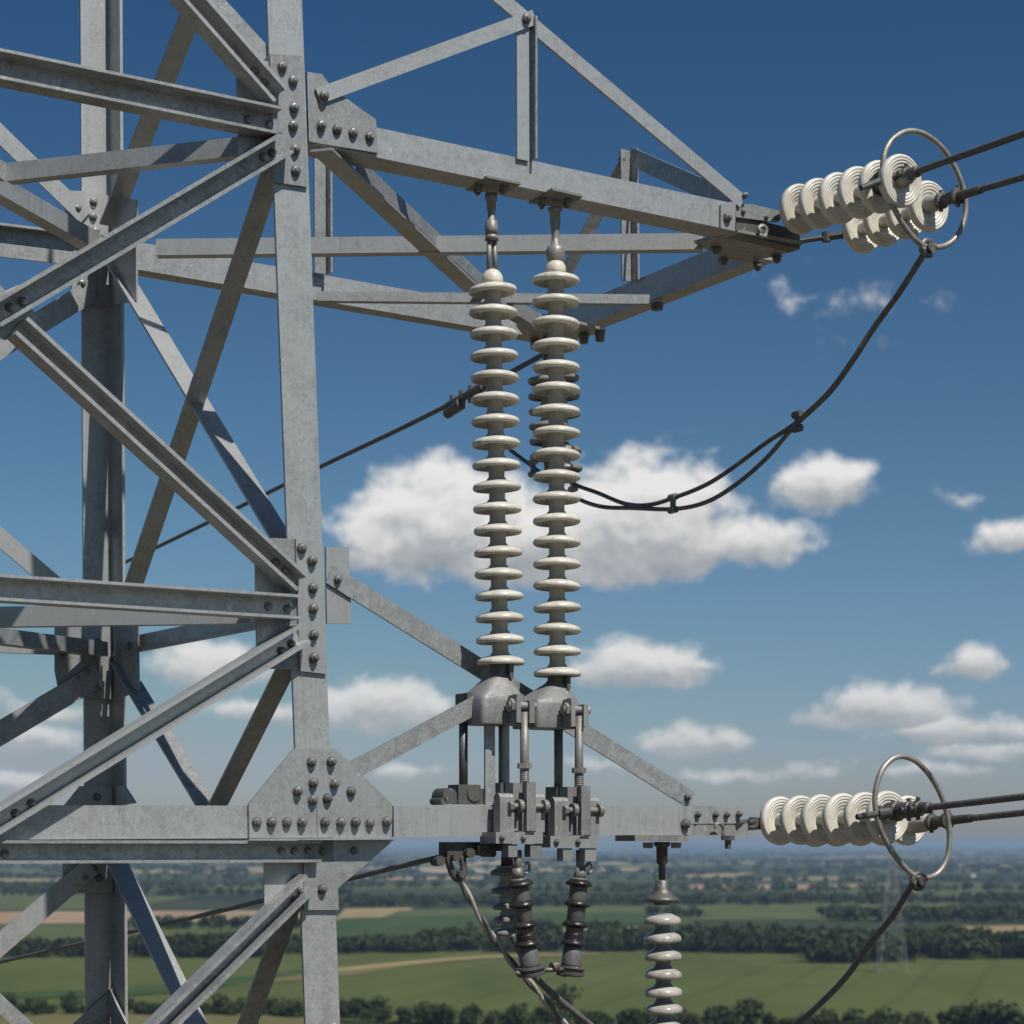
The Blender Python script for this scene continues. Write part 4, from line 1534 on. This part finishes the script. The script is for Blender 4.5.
for px, py in ((454, 857), (460, 874)):
    q = fv(px, py, .02)
    add_cyl(bm, q - V * .03, q + V * .06, .022, .022, 10)
finish("shackle", bm, DARK, kc, None, False)

# ------------------------------------------------------------------ strain strings, rings, conductors
def strain(label, u, P, Qd, n, group, att, mat_core=CEMENT):
    """discs from pixel P to Qd on the vertical plane u"""
    a_, c_ = fu(*P, u), fu(*Qd, u)
    ax = (a_ - c_).normalized()                       # towards the tower
    t = thing("strain_insulator", label, "insulator", a_, group)
    pts = [a_.lerp(c_, i / (n - 1)) for i in range(n)]
    for q in pts:
        put_disc(t, BIGD, q, ax)
    bm = bmesh.new()
    add_lathe(bm, a_ + ax * .12, -ax, [(.02, 0), (.03, .02), (.042, .05), (.042, (a_ - c_).length + .20), (.03, (a_ - c_).length + .24)], 20)
    finish("core", bm, mat_core, t, None, True)
    bm = bmesh.new()
    tw = att
    d = (tw - (a_ + ax * .11))
    add_cyl(bm, a_ + ax * .10, a_ + ax * .11 + d * .5, .030, .024, 10)
    add_cyl(bm, a_ + ax * .11 + d * .35, tw, .018, .018, 8)
    add_cyl(bm, a_ + ax * .11 + d * .45 - Z * .03, a_ + ax * .11 + d * .45 + Z * .03, .030, .030, 8)
    finish("end_link", bm, DARK, t, None, False)
    return t, pts, ax


GUS = "pair of strain strings at the tip of the upper crossarm"
GLS = "pair of strain strings at the end of the lower crossarm"
us, uR = 3.5, 4.0
s1, p1, x1 = strain("front white strain string at the tip of the upper crossarm", us, (797, 210), (897, 182), 6, GUS, fu(762, 221, 3.48))
s2_, p2, x2 = strain("rear white strain string at the upper crossarm tip, below the front one", uR, (859, 230), (925, 207.5), 4, GUS, fu(800, 241, 3.75))
s3_, p3, x3 = strain("front white strain string beyond the end of the lower beam", us, (777, 821), (884, 817), 6, GLS, fv(738, 822.5, -.0))
s4_, p4, x4 = strain("rear white strain string at the lower beam end, mostly hidden by the front one", uR, (812, 823.5), (904, 820.5), 5, GLS, fv(744, 828, .05))


def conductor(label, u, c0, c1, group, lift=.0, cap=False):
    a_, c_ = fu(*c0, u), fu(*c1, u)
    d = (c_ - a_).normalized()
    t = thing("conductor", label, "cable", a_, group)
    far = []
    for i in range(40):
        s_ = (i / 39) ** 1.5 * 60
        q = a_ + d * s_
        q.z += lift * s_ * s_
        far.append(q)
    bm = bmesh.new()
    add_tube(bm, far[:14] if False else catmull([a_, a_ + d * 1.2, a_ + d * 2.4], 150), .0195, 28, 7, .22, amp=.17)
    add_tube(bm, [a_ + d * 2.4, a_ + d * 5, a_ + d * 9, a_ + d * 14], .0195, 12)
    finish("wire", bm, CABLE, t, None, True)
    bm = bmesh.new()
    if cap:
        add_lathe(bm, a_ - d * .52, d, [(.055, 0), (.060, .04), (.058, .16), (.050, .22), (.044, .24)], 20)
        finish("socket", bm, CEMENT, t, None, True)
        bm = bmesh.new()
        add_lathe(bm, a_ - d * .28, d, [(.05, 0), (.052, .03), (.036, .035), (.036, .13), (.050, .135), (.052, .165), (.030, .17), (.026, .36)], 16)
        for k_ in (.0, .15):
            add_cyl(bm, a_ - d * (.27 - k_) - Z * .065, a_ - d * (.27 - k_) + Z * .065, .014, .014, 8)
    else:
        add_lathe(bm, a_ - d * .36, d, [(.03, 0), (.060, .02), (.062, .13), (.050, .14), (.050, .20), (.046, .21), (.052, .24), (.044, .25), (.050, .28), (.042, .29), (.046, .32), (.036, .33), (.034, .40), (.024, .41)], 16)
        for k_ in (.08, .22, .30):
            q = a_ - d * (.36 - k_)
            add_cyl(bm, q - U * .07, q + U * .07, .016, .016, 8)
            add_cyl(bm, q - Z * .066, q + Z * .070, .014, .014, 8)
    finish("dead_end_clamp", bm, DARK, t, None, False, .002)
    return t


GC = "stranded conductors leaving to the right"
conductor("stranded dark conductor leaving the upper ring, the steeper upper one of its pair", us, (913, 173), (1024, 133.5), GC)
conductor("stranded dark conductor leaving the upper ring, the lower one with a pale socket end", uR, (972, 192), (1024, 177), GC, 0, True)
conductor("stranded dark conductor leaving the lower ring, the upper one of its nearly level pair", us, (925, 808), (1024, 796.6), GC)
conductor("stranded dark conductor leaving the lower ring, the lower one with a pale socket end", uR, (962, 819.2), (1024, 812.7), GC, 0, True)


def ring(label, pts, v, knot, arm):
    a_ = [fv(x, y, v) for x, y in pts]
    c_ = sum(a_, Vector()) / len(a_)
    t = thing("arcing_ring", label, "ring", c_, "arcing rings round the strain strings")
    bm = bmesh.new()
    add_tube(bm, catmull(a_, 8, True), .0172, 14, closed=True)
    finish("hoop", bm, RINGM, t, None, True)
    bm = bmesh.new()
    q = [fv(x, y, v) for x, y in arm]
    add_cyl(bm, q[0], q[1], .018, .022, 10)
    add_cyl(bm, q[1], q[2], .034, .034, 12)
    for s_ in (-1, 1):
        add_cyl(bm, q[1].lerp(q[2], .5) - Z * .045 + U * (.03 * s_), q[1].lerp(q[2], .5) + Z * .045 + U * (.03 * s_), .016, .016, 8)
    finish("arm", bm, DARK, t, None, False)
    return t


RV = -1.02
ring("upper hoop of grey rod round the strain strings with the long looping jumper tied below", [(909, 131), (894, 138), (885, 152), (883, 170), (887, 190), (895, 210), (907, 230), (921, 244), (935, 247.5), (950, 243), (961, 229), (965.5, 211),
      (964, 192), (956, 170), (943, 149), (926, 135)], RV, (927, 248), ((861, 188), (882, 180), (892, 176)))
ring("lower hoop of grey rod round the strain strings level with the horizon", [(896.5, 757), (884, 767), (877, 784), (875, 804), (879, 825), (888, 845), (900, 862), (912, 874), (924, 878), (938, 873), (947, 858),
      (949.6, 838), (947, 815), (940, 793), (927, 772), (912, 759)], RV, (918, 881), ((857, 817), (877, 814), (888, 812)))


def knot_part(parent, P, r_=.045):
    bm = bmesh.new()
    add_tube(bm, catmull([P + U * (r_ * math.cos(q_)) + Z * (r_ * math.sin(q_)) for q_ in (0, 1.05, 2.1, 3.14, 4.2, 5.24)], 5, True), .018, 8, closed=True)
    add_cyl(bm, P - U * .05 - Z * .02, P + U * .06 + Z * .02, .022, .022, 10)
    add_cyl(bm, P - V * .04, P + V * .04, .028, .028, 8)
    finish("knot", bm, DARK, parent, None, False)


def fu_path(pts, u, **kw):
    return catmull([fu(x, y, u) for x, y in pts], 14)


# jumper from the upper ring back under the crossarm
ju = 3.62
KP = fv(927.5, 248, RV)
jt = thing("jumper_cable", "thick dark jumper cable looping from the upper ring and splitting into two strands", "cable", KP)
knot_part(jt, KP)
main = [(922, 257), (899, 293), (873, 329), (853, 360), (829.5, 392), (800, 420)]
uk = loc3(KP).x
bm = bmesh.new()
mp = [KP] + [fu(x, y, uk + (ju - uk) * min(1, i / 3)) for i, (x, y) in enumerate(main)]
add_tube(bm, catmull(mp, 14), .0192, 16)
finish("main_cable", bm, CABLE, jt, None, True)
up_ = [(800, 420), (789, 428), (765, 443.5), (736, 465.5), (706.5, 484.5), (674, 497.7), (648, 505), (624.5, 503.5), (598, 493), (577, 485.5), (566, 479)]
lo_ = [(800, 420), (789, 432), (765, 459.6), (736, 484.5), (706.5, 502), (674, 509), (633, 508), (604, 507), (582, 500.6), (560, 488), (535, 468.6), (510, 450)]
for q_ in (up_, lo_):
    bm = bmesh.new()
    add_tube(bm, fu_path(q_, ju), .0155, 14)
    finish("strand", bm, CABLE if q_ is up_ else CABLEG, jt, None, True)
for (x, y) in ((797.6, 421.5), (673, 503.5), (573, 483), (533, 468)):
    q = fu(x, y, ju)
    bm = bmesh.new()
    add_cyl(bm, q - Z * .045, q + Z * .045, .021, .021, 12)
    add_cyl(bm, q - Z * .045 - V * .038, q - Z * .045 + V * .038, .024, .024, 12)
    add_cyl(bm, q + Z * .045 - V * .038, q + Z * .045 + V * .038, .024, .024, 12)
    finish("strand_clamp", bm, CAST if x < 700 else DARK, jt, None, False, .003)

# jumper hanging from the lower ring
KL = fv(918, 881, RV)
jl = thing("jumper_cable", "thick dark jumper cable hanging from the lower ring down out of the frame", "cable", KL)
knot_part(jl, KL)
low = [(912, 885), (892, 917), (869, 945), (846, 977), (820, 1004), (797, 1024), (760, 1052), (715, 1080), (660, 1100)]
bm = bmesh.new()
ul = loc3(KL).x
add_tube(bm, catmull([KL] + [fu(x, y, ul) for x, y in low], 12), .0195, 16)
finish("main_cable", bm, CABLE, jl, None, True)

# cables leaving to the far side on the left
bt = thing("conductor", "dark conductor running down left behind the tower from the far crossarm corner", "cable", fu(480, 388, 3.4))
bm = bmesh.new()
add_tube(bm, catmull([fu(548, 352, 3.4), fu(482, 388, 3.4), fu(462, 398, 3.42), fu(400, 429, 3.46), fu(320, 467, 3.5), fu(215, 519, 3.5), fu(130, 560, 3.5), fu(40, 602, 3.5)], 10), .0195, 12)
finish("wire", bm, CABLE, bt, None, True)
bm = bmesh.new()
a_, c_ = fu(484, 386, 3.4), fu(447, 406, 3.4)
add_cyl(bm, a_, c_, .036, .028, 10)
for t_ in (.1, .35, .6, .85):
    q = a_.lerp(c_, t_)
    add_cyl(bm, q - Z * .075, q + Z * .06, .022, .022, 8)
add_cyl(bm, fu(462, 403, 3.4), fu(447, 414, 3.4), .05, .04, 10)
finish("dead_end_clamp", bm, DARK, bt, None, False, .004)

bt = thing("conductor", "dark conductor running down left behind the tower from the clamp under the lower beam", "cable", fv(443, 857, .1))
ub_ = loc3(fv(443, 857, .1)).x
bm = bmesh.new()
add_tube(bm, catmull([fu(445, 856, ub_), fu(400, 866.5, ub_), fu(340, 881, ub_), fu(262, 901, ub_), fu(130, 932, ub_), fu(0, 962, ub_), fu(-120, 988, ub_)], 10), .0165, 12)
finish("wire", bm, CABLE, bt, None, True)
# two cables dropping to the right from the same clamp
ct = thing("drop_cable", "pale and dark twisted cable dropping from the clamp under the lower beam", "cable", fv(460, 880, .06))
dpath = catmull([fv(x, y, .06) for x, y in ((459, 878), (470, 899), (486, 926), (508, 958), (530, 983), (548, 1004), (566, 1026), (590, 1056))], 24)
for nm, ph, mt in (("pale_strand", 0, plain_mat("pale_wire", (.30, .285, .25), (.46, .44, .40), 25, .5, .2)), ("dark_strand", math.pi, CABLE)):
    hel, s_ = [], 0.0
    for i, q in enumerate(dpath):
        if i:
            s_ += (q - dpath[i - 1]).length
        t_ = (dpath[min(i + 1, len(dpath) - 1)] - dpath[max(i - 1, 0)]).normalized()
        n_ = (V - t_ * V.dot(t_)).normalized()
        hel.append(q + (n_ * math.cos(ph + s_ * 18) + t_.cross(n_) * math.sin(ph + s_ * 18)) * .0105)
    bm = bmesh.new()
    add_tube(bm, hel, .0125, 10)
    finish(nm, bm, mt, ct, None, True)
ct = thing("drop_cable", "thin dark cable running beside the twisted cable below the dark insulators", "cable", fv(540, 981, .16))
bm = bmesh.new()
add_tube(bm, catmull([fv(x, y, .16) for x, y in ((512, 935), (524, 960), (539, 981), (560, 1000), (592, 1026), (630, 1056))], 12), .0195, 12)
finish("wire", bm, CABLE, ct, None, True)
